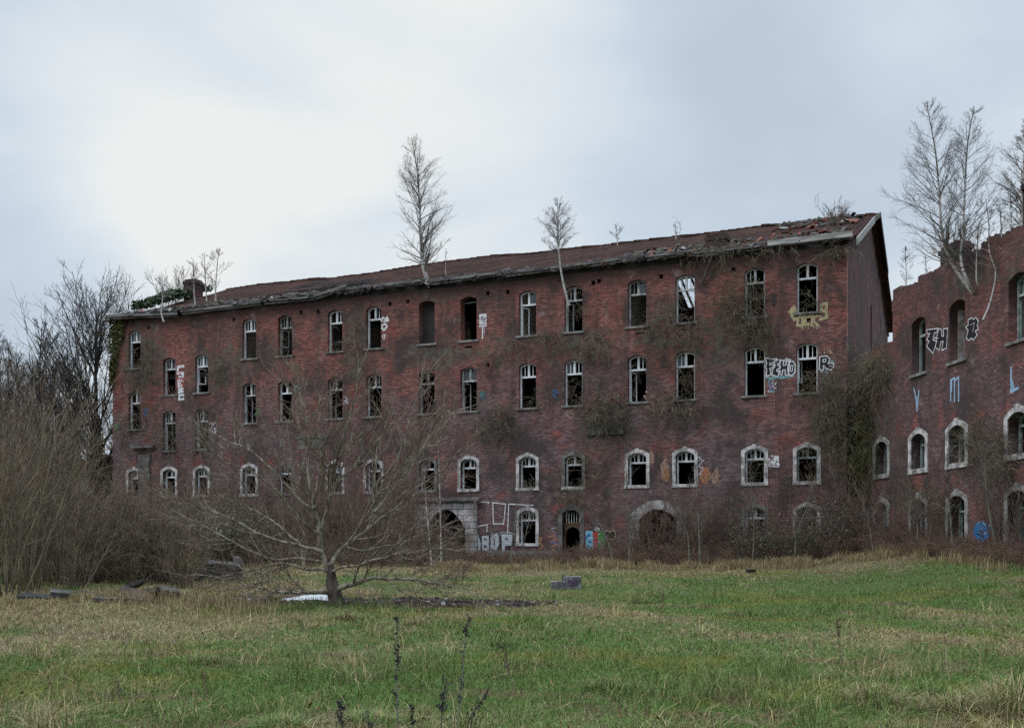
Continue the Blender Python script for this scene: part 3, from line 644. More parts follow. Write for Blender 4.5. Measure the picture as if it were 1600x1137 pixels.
g.stroke('white', [(1286, 561), (1291, 561), (1290, 565), (1286, 566)], 1.2, True); g.stroke('white', [(1296, 572), (1303, 571)], 1.0)
g.done(bld, 'violet black letter R outlined in white')
g = Paint(fuz); g.spray('teal', 1206, 602, 8, 10, 8, 5, (1.2, 2.6)); g.spray('ghost', 1206, 604, 7, 10, 12, 6, (1.0, 2.2)); g.spray('violet', 1207, 604, 5, 7, 8, 7, (1, 2)); g.done(bld, 'faded violet and teal spray patch')
g = Paint(fuz); g.spray('white', 1209, 720, 8, 8, 12, 8, (1.8, 3.6)); g.stroke('white', [(1201, 716), (1201, 728), (1216, 729), (1216, 713), (1205, 712)], 2.0); g.done(bld, 'small white sprayed block by the stone window')
g = Paint(fuz); g.blob('plaster', 1039, 735, 7, 17, 4, 14, .25); g.blob('orange', 1041, 741, 5, 9, 5, 10, .3); g.done(bld, 'bare orange plaster left of the stone window')
g = Paint(fuz); g.spray('ghost', 1095, 727, 6, 14, 16, 9, (.8, 1.8)); g.stroke('ghost', [(1091, 713), (1098, 720), (1092, 728), (1099, 733), (1092, 742)], 1.4); g.done(bld, 'pale pink scribble beside the stone window')
g = Paint(fuz); g.blob('orange', 1102, 742, 9, 12, 6, 13, .3); g.spray('red', 1102, 738, 9, 12, 6, 10, (1, 2.5)); g.blob('plaster', 1118, 745, 7, 14, 8, 11, .4); g.done(bld, 'red orange patch of bare plaster')
g = Paint(fuz); g.blob('plaster', 1018, 715, 5, 10, 14, 11, .35); g.done(bld, 'pale bare plaster patch by the stone window')
g = Paint(fuz)
for k_, (x, y, a, b) in enumerate(((1014, 622, 8, 18), (1028, 640, 10, 10), (1074, 640, 9, 12), (1118, 748, 8, 12), (700, 650, 12, 8), (890, 648, 8, 6))): g.spray('plaster', x, y, a, b, 16, 80 + k_, (.8, 2.6)); g.done(bld, 'pale worn brick patch'); g = Paint(fuz)
g = Paint(fuz); g.spray('ghost', 332, 669, 7, 13, 18, 12, (1, 2.4)); g.stroke('white', [(328, 660), (334, 664), (329, 672), (336, 676)], 1.4); g.done(bld, 'white scribble beside a stair window')
for i, (x, y, c) in enumerate([(403, 643, 'green'), (752, 615, 'green'), (753, 618, 'deep_blue'), (867, 616, 'deep_blue'), (465, 610, 'teal'), (541, 625, 'ghost'), (227, 644, 'deep_blue'), (183, 670, 'green'), (802, 610, 'soot'), (963, 620, 'plaster')]):
    g = Paint(fuz); g.spray(c, x, y, 5, 8, 7, 20 + i, (.8, 2.0)); g.stroke(c, [(x - 4, y - 6), (x + 3, y - 3), (x - 3, y + 2), (x + 4, y + 6)], 1.2); g.done(bld, 'small faded coloured tag')
g = Paint(fuz); g.stroke('soot', [(1205, 458), (1213, 462), (1207, 468), (1213, 472), (1209, 480)], 2.0); g.stroke('soot', [(1203, 470), (1210, 466), (1209, 478)], 1.6); g.done(bld, 'dark tag right of the top floor window')
g = Paint(fuz); g.spray('yellow', 1290, 549, 12, 4, 8, 31, (1, 2)); g.done(bld, 'faint yellow smear')
# silver letters and white outlines at the ground floor
g = Paint(fuz)
for pts in ([(746, 784), (763, 784), (763, 786)], [(770, 785), (790, 787), (787, 818), (771, 818), (770, 785)], [(793, 834), (795, 787), (833, 789)], [(747, 822), (761, 819), (761, 830)], [(738, 786), (738, 822)]): g.stroke('white', pts, 1.5)
g.done(bld, 'thin white outline letters')
g = Paint(fuz)
for pts in ([(734, 864), (733, 848), (739, 834), (748, 833), (752, 848), (751, 863)], [(753, 862), (752, 836), (765, 835), (767, 846), (764, 860)], [(773, 833), (765, 840), (765, 855), (775, 861), (781, 850), (780, 837)], [(784, 865), (783, 833), (802, 834), (802, 852), (790, 853)]): g.fill('ghost', pts)
g.spray('black', 768, 850, 34, 14, 14, 44, (1, 2.5)); g.stroke('silver', [(735, 857), (740, 838), (746, 836), (750, 857)], 6); g.stroke('silver', [(738, 849), (749, 849)], 5); g.stroke('silver', [(754, 838), (754, 859), (763, 858), (763, 850), (755, 848), (763, 845), (762, 838), (754, 838)], 4.6)
g.stroke('silver', [(770, 836), (766, 845), (768, 856), (776, 857), (779, 845), (776, 835), (770, 836)], 5); g.stroke('silver', [(786, 861), (786, 836), (798, 838), (797, 849), (786, 850)], 6); g.stroke('silver', [(783, 833), (803, 834)], 4)
for pts in ([(734, 864), (733, 848), (739, 834), (748, 833), (752, 848), (751, 863)], [(753, 862), (752, 836), (765, 835), (767, 846), (764, 860)], [(773, 833), (765, 840), (765, 855), (775, 861), (781, 850), (780, 837)], [(784, 865), (783, 833), (802, 834), (802, 852), (790, 853)], [(757, 842), (761, 843)], [(757, 852), (760, 853)], [(772, 841), (773, 851)], [(790, 841), (794, 843)]): g.stroke('black', pts, 1.4)
g.done(bld, 'silver bubble letters edged in black')
g = Paint(fuz); g.stroke('orange', [(837, 840), (846, 840), (843, 848), (848, 853), (843, 858)], 3.0); g.stroke('orange', [(858, 838), (868, 836), (870, 843), (862, 845), (872, 850), (862, 853)], 3.0); g.stroke('orange', [(864, 858), (872, 862), (866, 867), (873, 872)], 2.6); g.spray('violet', 868, 850, 8, 18, 12, 40, (1, 3)); g.spray('ghost', 865, 828, 3, 5, 5, 41, (1, 2)); g.done(bld, 'orange tags around the doorway')
g = Paint(fuz)
g.fill('cyan', [(915, 829), (926, 829), (927, 857), (916, 857)]); g.fill('red', [(926, 831), (934, 830), (934, 857), (927, 857)]); g.fill('green', [(934, 829), (945, 829), (946, 857), (934, 857)]); g.fill('black', [(945, 829), (961, 829), (961, 842), (953, 844), (951, 857), (946, 857)])
g.spray('white', 922, 841, 6, 12, 10, 50, (.7, 1.8)); g.spray('deep_blue', 919, 845, 5, 12, 8, 51, (1, 2.5)); g.spray('violet', 930, 848, 4, 8, 6, 52, (.8, 2)); g.spray('silver', 939, 842, 5, 12, 7, 53, (.7, 1.6))
g.stroke('yellow', [(946, 831), (950, 828), (953, 832), (957, 828), (962, 830), (962, 838), (958, 843), (952, 842)], 1.2); g.stroke('white', [(929, 827), (933, 824), (937, 826), (933, 829)], 1.4, True)
g.done(bld, 'mural of blue red green and black letters')

# ================================================================ the roofless wing on the right
wing = empty('wing_building', tuple(WORG), math.atan2(WX[1], WX[0]))
tag(wing, 'roofless red brick wing with ragged wall top on the right', 'building')
WL = 26.0
wtop = [(wuz(x, y)) for x, y in [(1367, 538), (1395, 540)]]
wt = [(-.12, 6.9), (.2, 7.35), (.25, 7.5), (.6, 7.9), (.62, 8.1), (1.0, 8.5), (1.02, 8.7), (1.5, 9.2), (1.52, 9.35), (2.0, 9.7), (2.35, 10.0), (2.9, 9.95), (2.95, 9.82), (3.6, 9.9), (4.08, 9.85), (4.10, 11.0), (4.02, 11.1), (4.03, 11.5), (4.12, 11.52), (4.12, 11.9)]
x = 4.6
zt_ = 11.9
while x < WL:
    if rnd.random() < .45: zt_ = 11.80 + .10 * math.sin(x * 1.3) + round(rnd.gauss(0, .06) / .078) * .078 + (.1 if 5 < x < 6.5 else 0)
    else: zt_ += rnd.choice((-.078, 0, .02, .078)) * .6
    x2_ = x + rnd.choice((.11, .12, .22, .25, .33)); wt += [(x, zt_), (x2_ - .02, zt_ + rnd.uniform(-.05, .04))]; x = x2_
wt.append((WL, 11.8))
wwins = []
for c in (6.35, 9.3, 13.2, 16.2, 20.0, 23.0): wwins.append((c, 2, c - .56, c + .56, 8.2, 10.34, .16))
for c in (3.05, 6.33, 9.3, 13.2, 16.2, 20.0, 23.0):
    wwins.append((c, 3, c - .58, c + .58, 4.58, 5.92, .2)); wwins.append((c, 4, c - .58, c + .58, 1.6, 3.42, .2))
wholes = [arch(*q[2:]) for q in wwins]
wbl = []
for (px, py, rx, ry, a) in [(1360, 600, 60, 70, 1.0), (1340, 680, 70, 120, 1), (1400, 700, 40, 80, .6), (1440, 770, 50, 40, .6), (1545, 700, 40, 70, .5), (1520, 440, 60, 30, .9), (1570, 410, 60, 40, .8), (1490, 830, 70, 30, .6)]:
    u, z = wuz(px, py); u2, _ = wuz(px + rx, py); wbl.append((u, z, abs(u2 - u) * 1.2, abs(wuz(px, py - ry)[1] - z) * 1.2, a))
M['brick_wing'] = brick_mat('brick_wing', wbl, (.20, .080, .068), (.15, .092, .092), (7, 11), 1.0, 12.2)
link('wall', wall_mesh('wall', [(-.12, -.2), (WL, -.2)] + wt[::-1], wholes, .6, M['brick_wing']), wing)
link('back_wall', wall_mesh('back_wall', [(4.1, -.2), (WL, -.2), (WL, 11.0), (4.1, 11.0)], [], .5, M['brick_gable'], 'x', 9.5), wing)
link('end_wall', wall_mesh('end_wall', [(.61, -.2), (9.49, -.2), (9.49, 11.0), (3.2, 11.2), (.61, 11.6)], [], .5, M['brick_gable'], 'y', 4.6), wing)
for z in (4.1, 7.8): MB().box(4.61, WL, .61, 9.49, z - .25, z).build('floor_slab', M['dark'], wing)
MB().box(4.61, WL, .61, 9.49, 10.75, 10.95).build('floor_slab', M['dark'], wing)  # unseen cover slab added to shut out sky light and darken the rooms
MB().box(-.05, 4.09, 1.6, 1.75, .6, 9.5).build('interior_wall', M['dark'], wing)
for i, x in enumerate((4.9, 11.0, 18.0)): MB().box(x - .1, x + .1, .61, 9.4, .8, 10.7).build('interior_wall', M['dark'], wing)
for (c, row, x0, x1, z0, z1, rise) in wwins:
    if row == 2:
        if c < 9 or c > 13: mb = MB(); window_frame(mb, x0, x1, z0, z1, rise, .30, wr, .4); wn = mb.build('window', M['frame_green'], wing)
        else: wn = MB().box(x1 - .05, x1 - .003, .18, .55, z0 + .05, z1 - rise - .05).build('window', M['board'], wing)
        if 9 < c < 14:   # whitewashed far reveal
            MB().box(x0 + .002, x0 + .02, .32, .58, z0 + .02, z1 - rise - .06).build('reveal', simple('whitewash', (.52, .50, .48), (.26, .20, .19), 6.0, .9), wn)
        MB().box(x0 - .12, x1 + .12, -.08, .3, z0 - .11, z0 + .004).build('sill', M['sill'], wn, .012)
    else:
        mb = MB(); window_frame(mb, x0, x1, z0, z1, rise, .36, wr, .5); wn = mb.build('window', M['frame_green'], wing)
        mat = M['stone'] if row == 3 and c > 4 else M['stone_mid']; q = .22
        i_ = arch(x0, x1, z0, z1, rise); o_ = arch(x0 - q, x1 + q, z0, z1 + q * .85, rise + .1); su = MB(); su.band(i_, o_, -.04, .38); xc = c
        su.box(xc - .13, xc + .13, -.065, .1, z1 - .01, z1 + .25); su.build('surround', mat, wn)
        MB().box(x0 - q, x1 + q, -.06, .38, z0 - .19, z0 - .002).build('sill', mat, wn, .01)
        if row == 4 and c < 4: MB().box(x0 + .01, x1 - .01, .30, .34, z1 - 1.15, z1 - rise - .0).build('tarpaulin', simple('grey_sheet', (.22, .27, .28), (.13, .16, .17), 2.0, .5), wn)
u0, z0 = wuz(1466, 405); u1, z1 = wuz(1497, 388)
chimney(7.9, 9.0, .08, .72, 11.3, 12.55, wing, M['brick_dark']); chimney(13.35, 14.5, .08, .72, 11.3, 13.2, wing, M['brick_dark'])
g = Paint(wuz)
outlined(g, [[(1448, 515), (1466, 513), (1464, 519), (1460, 520), (1458, 531), (1464, 533), (1458, 552), (1448, 541), (1452, 533), (1448, 531), (1453, 521), (1449, 521)],
             [(1467, 514), (1471, 514), (1472, 525), (1475, 525), (1474, 514), (1481, 513), (1479, 544), (1472, 547), (1474, 533), (1470, 534), (1468, 547), (1462, 543), (1464, 526)]], 1.6)
g.stroke('white', [(1460, 528), (1466, 528)], 1.4); g.done(wing, 'black letters T and H outlined in white')
g = Paint(wuz)
outlined(g, [[(1513, 500), (1518, 496), (1521, 499), (1525, 496), (1529, 502), (1527, 508), (1529, 514), (1524, 517), (1527, 524), (1521, 531), (1518, 528), (1514, 532), (1510, 528), (1513, 516), (1509, 511), (1513, 508)]], 1.6)
g.stroke('ghost', [(1516, 508), (1523, 504), (1520, 518)], 1.4); g.done(wing, 'black cloud shaped letter outlined in white')
g = Paint(wuz); g.stroke('blue', [(1428, 606), (1431, 620), (1433, 640), (1436, 610)], 3.2); g.stroke('blue', [(1432, 620), (1433, 642)], 3.4); g.done(wing, 'light blue letter V')
g = Paint(wuz); g.stroke('blue', [(1485.5, 626), (1485.5, 593)], 3.4); g.stroke('blue', [(1491.5, 627), (1491.5, 590), (1486, 594)], 3.0); g.stroke('blue', [(1498, 626), (1498, 589), (1492, 594)], 3.6); g.stroke('blue', [(1487, 594), (1487, 612)], 3.0); g.done(wing, 'light blue letter M')
g = Paint(wuz); g.stroke('blue', [(1580, 574), (1580, 611)], 4.4); g.stroke('blue', [(1579, 612), (1591, 606)], 4.4); g.stroke('blue', [(1582, 596), (1584, 608)], 4.0); g.done(wing, 'light blue letter L')
g = Paint(wuz); g.blob('deep_blue', 1535, 829, 13, 16, 3, 14, .12); g.spray('cyan', 1536, 820, 9, 7, 9, 60, (1, 2.6)); g.spray('black', 1535, 834, 8, 8, 7, 61, (.8, 2)); g.spray('white', 1537, 833, 9, 4, 5, 62, (.6, 1.4)); g.blob('violet', 1532, 851, 9, 5, 6, 10, .3); g.done(wing, 'blue sprayed blob with dark and white marks')

# ================================================================ low brick annex behind the thicket
ax = empty('brick_annex', tuple(fworld(-.4, 2.5, 0)), math.atan2(DX[1], DX[0])); tag(ax, 'low brick annex wall behind the thicket at the left end', 'brick wall')
at = [(-16, 5.2)]
for i in range(1, 30): at.append((-16 + i * 16 / 30, 5.2 + 1.9 * sstep(-13, -2, -16 + i * 16 / 30) + rnd.uniform(-.12, .12)))
at.append((0, 7.3)); M['brick_annex'] = brick_mat('brick_annex', ((-5, 3, 4, 2, .8), (-11, 5, 4, 2, .8)), (.16, .055, .05), (.12, .06, .06), (3, 9), 1.0, 9)
link('wall', wall_mesh('wall', [(-16, -.2), (0, -.2)] + at[::-1], [arch(-9.6, -8.6, 2.2, 3.7, .2), arch(-5.2, -4.3, 2.2, 3.7, .2)], .5, M['brick_annex']), ax)
axo = fworld(-.4, 2.5, 0)
g = Paint(lambda px, py: plane_uz(px, py, axo, DX)); g.spray('ghost', 135, 765, 14, 14, 22, 70, (1, 3)); g.stroke('white', [(118, 775), (130, 752), (136, 772), (146, 766)], 2); g.stroke('white', [(132, 800), (132, 790), (142, 792)], 2); g.spray('white', 145, 766, 7, 3, 6, 71, (1, 2)); g.done(ax, 'white scrawl on the annex wall')
# ================================================================ ground
def axis_vals(a, b, c, d, n1, n2, n3):
    return np.concatenate([np.linspace(a, b, n1, endpoint=False), np.linspace(b, c, n2, endpoint=False), np.linspace(c, d, n3)])
def gauss(x, y, cx, cy, sx, sy): return np.exp(-((x - cx) / sx) ** 2 - ((y - cy) / sy) ** 2)
def greenness(x, y):
    """how fresh the turf is: 0 straw, 1 lush"""
    n = vn.fbm(x * .22 + 5, y * .16 + 2, 4); n2 = vn2.fbm(x * .9, y * .7, 3); n3 = vn3.fbm(x * 2.2, y * 2.2, 2)
    g = .50 + (n - .5) * 2.0 + (n2 - .5) * 1.7 + (n3 - .5) * .5
    g = g + .42 * gauss(x, y, 7, 25, 7, 9) + .20 * gauss(x, y, 0, 13, 6, 3.5) - .30 * gauss(x, y, -8, 24, 7, 6) - .35 * gauss(x, y, 5.5, 10.5, 2.5, 2.0)
    g = g - .75 * sstep(35, 42, y) + .35 * gauss(x, y, 4, 38, 7, 1.6) - .5 * gauss(x, y, 12, 37.5, 4, .7)
    g = g - .45 * sstep(-5, -9, x) * sstep(17, 24, y)
    return np.clip(g, 0, 1)
GREEN = np.array([.130, .190, .052]); LUSH = np.array([.074, .178, .036]); STRAW = np.array([.40, .335, .175]); BROWN = np.array([.19, .13, .075])
gx = axis_vals(-600, -32, 32, 600, 16, 220, 17); gy = axis_vals(-60, 3, 62, 900, 10, 230, 30)
GX, GY = np.meshgrid(gx, gy, indexing='ij'); GZ = gz(GX, GY)
V = np.stack([GX, GY, GZ], -1).reshape(-1, 3); nyg = len(gy); I = np.arange((len(gx) - 1) * (nyg - 1)); ii, jj = I // (nyg - 1), I % (nyg - 1)
FQ_ = np.stack([ii * nyg + jj, (ii + 1) * nyg + jj, (ii + 1) * nyg + jj + 1, ii * nyg + jj + 1], 1)
gg = greenness(GX, GY).reshape(-1, 1)
gc = (np.array([.15, .125, .066]) * (1 - gg) + np.array([.075, .105, .030]) * gg)
def ground_mat():
    m, t, b = newmat('turf'); a = N(t, 'ShaderNodeAttribute', attribute_name='tint'); co = objco(t)
    f = noise(t, co, 6.0, 6.0, .7); c = mix(t, maprange(t, f, .3, .7), (.55, .55, .55), (1.3, 1.3, 1.3)); c = mix(t, 1.0, a.outputs[0], c, 'MULTIPLY')
    t.links.new(c, b.inputs[0]); b.inputs['Roughness'].default_value = .95; bump(t, b, f, .8, .08); return m
tag(link('ground', arr_mesh('ground', V, [FQ_], ground_mat(), True, attr=gc)), kind='structure')
# dark soil around the tree
def patch(name, pts, mat, lift, n=26):
    c = np.mean(pts, 0); vs = []; fs = []; rings = 7
    pts = np.array(pts)
    for r_ in range(rings + 1):
        for p in pts: q = c + (p - c) * r_ / rings; vs.append((q[0], q[1], float(gz(q[0], q[1])) + lift * (1 - (r_ / rings) ** 3) - .03 * (r_ == rings) + .03 * (vn.one(np.array([q[0] * 4]), np.array([q[1] * 4]))[0])))
    k = len(pts)
    for r_ in range(rings):
        for i in range(k): fs.append((r_ * k + i, r_ * k + (i + 1) % k, (r_ + 1) * k + (i + 1) % k, (r_ + 1) * k + i))
    return link(name, arr_mesh(name, vs, [np.array(fs)], mat, True))
pr_ = random.Random(5); sp = []
for i in range(40):
    a = 6.283 * i / 40; sp.append((-3.3 + 4.6 * math.cos(a) * pr_.uniform(.85, 1.1), 26.2 + .95 * math.sin(a) * pr_.uniform(.7, 1.25)))
tag(patch('bare_soil', sp, M['soil'], .07), kind='structure')
# ---------------------------------------------------------------- grass blades
def blades(name, x, y, h, wid, col, rng, lean=.5, kind='stuff', flat=None):
    n = len(x); z = gz(x, y) - .01; a = rng.rand(n) * 6.283; ln = h * lean * (.3 + rng.rand(n)); la = rng.rand(n) * 6.283
    if flat is not None: ln = np.where(flat, h * (1.2 + 1.6 * rng.rand(n)), ln); h = np.where(flat, h * (.25 + .5 * rng.rand(n)), h)
    wx, wy = np.cos(a) * wid / 2, np.sin(a) * wid / 2; lx, ly = np.cos(la) * ln, np.sin(la) * ln
    V = np.zeros((n, 5, 3), np.float32)
    V[:, 0] = np.stack([x - wx, y - wy, z], 1); V[:, 1] = np.stack([x + wx, y + wy, z], 1)
    mx, my, mz = x + lx * .35, y + ly * .35, z + h * .6
    V[:, 2] = np.stack([mx + wx * .75, my + wy * .75, mz], 1); V[:, 3] = np.stack([mx - wx * .75, my - wy * .75, mz], 1)
    V[:, 4] = np.stack([x + lx, y + ly, z + h * (1 - .25 * lean)], 1)
    b = np.arange(n)[:, None] * 5
    o = link(name, arr_mesh(name, V.reshape(-1, 3), [b + np.array([[0, 1, 2, 3]]), b + np.array([[3, 2, 4]])], M['blade'], attr=np.repeat(col, 5, 0)))
    return tag(o, kind=kind)
M['blade'] = attr_mat('grass_blade', .7, .2)
rg = np.random.RandomState(77)
def scatter(n, y0, y1, rng, margin=2.2):
    u = rng.rand(n); y = np.sqrt(y0 ** 2 + u * (y1 ** 2 - y0 ** 2)); x = (rng.rand(n) * 2 - 1) * (y * .485 + margin); return x, y
def soilmask(x, y): return ((x + 3.3) / 4.5) ** 2 + ((y - 26.2) / .95) ** 2 > 1
def turf(n, y0, y1, h0, w0, seed):
    rng = np.random.RandomState(seed); x, y = scatter(n, y0, y1, rng); k = soilmask(x, y) | (rng.rand(n) < .12); x, y = x[k], y[k]; n = len(x)
    g = greenness(x, y); r_ = rng.rand(n); isg = r_ < (.10 + .86 * g)
    c = np.where(isg[:, None], GREEN + (LUSH - GREEN) * rng.rand(n)[:, None], STRAW + (BROWN - STRAW) * (rng.rand(n) ** 1.4)[:, None])
    c = c * (.65 + .75 * rng.rand(n))[:, None]
    yel = isg & (rng.rand(n) < .10 + .8 * sstep(.60, .68, vn3.fbm(x * .45 + 7, y * .6, 3))); c[yel] = np.array([.20, .215, .045]) * (.7 + .5 * rng.rand(yel.sum()))[:, None]; brn = rng.rand(n) < .75 * sstep(.62, .70, vn2.fbm(x * 1.1 + 40, y * 1.6, 3)); c[brn] = (BROWN * (.5 + .7 * rng.rand(brn.sum()))[:, None])
    hh = h0 * (.45 + 1.0 * rng.rand(n) ** 1.5) * (.55 + 1.1 * vn3.fbm(x * .8, y * .8, 3)) * np.where(isg, 1.0, .85) * (1 - .25 * g)
    return x, y, hh, w0 * (.6 + .8 * rng.rand(n)), c, rng
parts = [turf(430000, 7.5, 16, .085, .0055, 1), turf(330000, 16, 29, .085, .009, 2), turf(300000, 29, 50, .085, .013, 3)]
# tufts: taller grass in clumps
def tufts(nt_, y0, y1, per, hgt, wid, seed, prob, rad=.16):
    rng = np.random.RandomState(seed); x, y = scatter(nt_, y0, y1, rng); k = rng.rand(nt_) < prob(x, y); x, y = x[k], y[k]; n = len(x)
    s = .5 + rng.rand(n); g = greenness(x, y) > rng.rand(n) * .9 + .05
    X = np.repeat(x, per) + rng.randn(n * per) * rad * np.repeat(s, per) * .5; Yy = np.repeat(y, per) + rng.randn(n * per) * rad * np.repeat(s, per) * .5
    H_ = hgt * np.repeat(s, per) * (.4 + .8 * rng.rand(n * per)); G = np.repeat(g, per) & (rng.rand(n * per) < .8)
    c = np.where(G[:, None], GREEN * .9, STRAW * 1.05 + (BROWN - STRAW) * (rng.rand(n * per) ** 1.5)[:, None]) * (.6 + .7 * rng.rand(n * per))[:, None]
    return X, Yy, H_, wid * (.6 + .8 * rng.rand(n * per)), c, rng
parts.append(tufts(1700, 7.5, 16, 36, .27, .006, 11, lambda x, y: .20 + .75 * sstep(.52, .68, vn2.fbm(x * .5 + 9, y * .5, 3)) + .5 * gauss(x, y, 5.2, 10.5, 2.2, 2)))
parts.append(tufts(1500, 16, 30, 30, .25, .010, 12, lambda x, y: .12 + .6 * sstep(.55, .7, vn2.fbm(x * .4 + 3, y * .4, 3)) + .6 * gauss(x, y, -9, 24, 6, 4)))
parts.append(tufts(1700, 28, 47, 26, .24, .014, 13, lambda x, y: .02 + .5 * sstep(.55, .7, vn2.fbm(x * .3 + 1, y * .3, 3)) * (x < 6) + .5 * sstep(-2, -9, x)))
x = np.concatenate([p[0] for p in parts]); y = np.concatenate([p[1] for p in parts]); h = np.concatenate([p[2] for p in parts]); ww = np.concatenate([p[3] for p in parts]); cc = np.concatenate([p[4] for p in parts])
# long dead stalks lying matted over the turf
m_ = 9000; lx_, ly_ = scatter(m_, 7.5, 20, rg); lk = rg.rand(m_) < .10 + .9 * gauss(lx_, ly_, 5, 10.2, 2.6, 2.2) + .5 * sstep(.52, .66, vn2.fbm(lx_ * .5 + 9, ly_ * .5, 3)); lx_, ly_ = lx_[lk], ly_[lk]; m_ = len(lx_)
x = np.concatenate([x, lx_]); y = np.concatenate([y, ly_]); h = np.concatenate([h, .16 + .16 * rg.rand(m_)]); ww = np.concatenate([ww, .004 + .003 * rg.rand(m_)]); cc = np.concatenate([cc, STRAW * (.7 + .6 * rg.rand(m_))[:, None]])
isstraw = cc[:, 0] > cc[:, 1]; fl = isstraw & (rg.rand(len(x)) < .62); fl[-m_:] = True
# the field goes on to both sides of the view
ex_n = 150000; ey = np.sqrt(49 + rg.rand(ex_n) * (46 ** 2 - 49)); ex = np.sign(rg.randn(ex_n)) * (ey * .485 + 2.2 + 9 * rg.rand(ex_n)); eg = greenness(ex, ey) > rg.rand(ex_n)
ec = np.where(eg[:, None], GREEN + (LUSH - GREEN) * rg.rand(ex_n)[:, None], STRAW + (BROWN - STRAW) * rg.rand(ex_n)[:, None]) * (.65 + .7 * rg.rand(ex_n))[:, None]
x = np.concatenate([x, ex]); y = np.concatenate([y, ey]); h = np.concatenate([h, .06 + .09 * rg.rand(ex_n)]); ww = np.concatenate([ww, .010 + .010 * rg.rand(ex_n)]); cc = np.concatenate([cc, ec]); fl = np.concatenate([fl, np.zeros(ex_n, bool)])
blades('grass', x, y, h, ww, cc, rg, .75, flat=fl)
n = 5200; lx, ly = scatter(n, 7.5, 24, rg); k = rg.rand(n) < .15 + .85 * sstep(.48, .62, vn3.fbm(lx * .6 + 11, ly * .6, 3)); lx, ly = lx[k], ly[k]; n = len(lx); c0 = np.stack([lx, ly, gz(lx, ly) + .02 + .03 * rg.rand(n)], 1)
a = rg.rand(n) * 6.283; s_ = .010 + .022 * rg.rand(n); u_ = np.stack([np.cos(a), np.sin(a), .5 * rg.randn(n)], 1) * s_[:, None]; v_ = np.stack([-np.sin(a), np.cos(a), .5 * rg.randn(n)], 1) * s_[:, None] * .6
V = np.stack([c0 - u_, c0 + v_, c0 + u_, c0 - v_], 1).reshape(-1, 3); cl_ = np.array([.13, .075, .04]) * (.5 + 1.0 * rg.rand(n))[:, None]
tag(link('dead_leaves', arr_mesh('dead_leaves', V, [np.arange(n)[:, None] * 4 + np.arange(4)[None]], M['blade'], attr=np.repeat(cl_, 4, 0))), kind='stuff')
# strip of dead grass along the far edge of the field
def edge_y(x): return 41.2 + .9 * np.sin(x * .35) + 1.2 * (vn.fbm(x * .3, x * 0 + 8.0, 3) - .5) - .10 * np.maximum(x, 0) - .3 * np.maximum(-x - 6, 0)
n = 60000; rng = np.random.RandomState(31); x = rng.uniform(-3, 15.2, n); y = edge_y(x) + rng.randn(n) * (.35 + .5 * vn.fbm(x * .5, x * 0 + 3., 3)) + .6
k = y < 47.5 - 1.0 * np.maximum(x - 12.5, 0); x, y = x[k], y[k]
n2_ = 26000; u_ = rng.uniform(2, 19, n2_); q_ = WORG[None] + u_[:, None] * WX - (1.7 + .45 * rng.randn(n2_))[:, None] * WY; x = np.concatenate([x, q_[:, 0]]); y = np.concatenate([y, q_[:, 1]]); n = len(x)
k_ = (vn2.fbm(x * .45 + 3, y * .8, 3) > .44) | (rng.rand(n) < .35); x, y = x[k_], y[k_]; n = len(x); hm = sstep(.40, .70, vn3.fbm(x * 1.3, y * 1.3, 3)); h = (.05 + .50 * hm) * (.25 + .85 * rng.rand(n)); c = (STRAW * .95 + (BROWN - STRAW) * (rng.rand(n) ** 1.2)[:, None]) * (.6 + .7 * rng.rand(n))[:, None]
blades('dry_grass', x, y, h, .012 * (.6 + .8 * rng.rand(n)), c, rng, .45)
n = 46000; x = rng.uniform(-19, -3.2, n); y = 23.0 + .28 * (-x - 3) + rng.randn(n) * 1.3; k = soilmask(x, y) & (rng.rand(n) < sstep(-4.5, -8.5, x)) & (y < 31) & (vn2.fbm(x * .6, y * .6, 3) > .40); k &= rng.rand(len(x)) < .6; x, y = x[k], y[k]; n = len(x)
h = (.10 + .36 * sstep(.38, .65, vn3.fbm(x * .6 + 4, y * .6, 3))) * (.3 + .8 * rng.rand(n)); c = (STRAW * .95 + (BROWN - STRAW) * (rng.rand(n) ** 1.3)[:, None]) * (.6 + .6 * rng.rand(n))[:, None]
blades('dry_grass', x, y, h, .012 * (.6 + .8 * rng.rand(n)), c, rng, .35)

# ================================================================ woody plants
def nrm(v): return v / np.maximum(np.linalg.norm(v, axis=-1, keepdims=True), 1e-9)
def resample(pts, n):
    pts = np.asarray(pts, float); s = np.concatenate([[0], np.cumsum(np.linalg.norm(np.diff(pts, axis=0), axis=1))]); t = np.linspace(0, s[-1], n)
    return np.stack([np.interp(t, s, pts[:, k]) for k in range(3)], 1)
def smooth_path(pts, n):
    """Catmull-Rom through the given points, resampled"""
    p = np.asarray(pts, float); p = np.vstack([2 * p[0] - p[1], p, 2 * p[-1] - p[-2]]); out = []
    for i in range(1, len(p) - 2):
        for t in np.linspace(0, 1, 6, endpoint=False):
            a, b, c, d = p[i - 1:i + 3]; out.append(.5 * (2 * b + (c - a) * t + (2 * a - 5 * b + 4 * c - d) * t * t + (3 * b - a - 3 * c + d) * t ** 3))
    out.append(p[-2]); return resample(out, n)
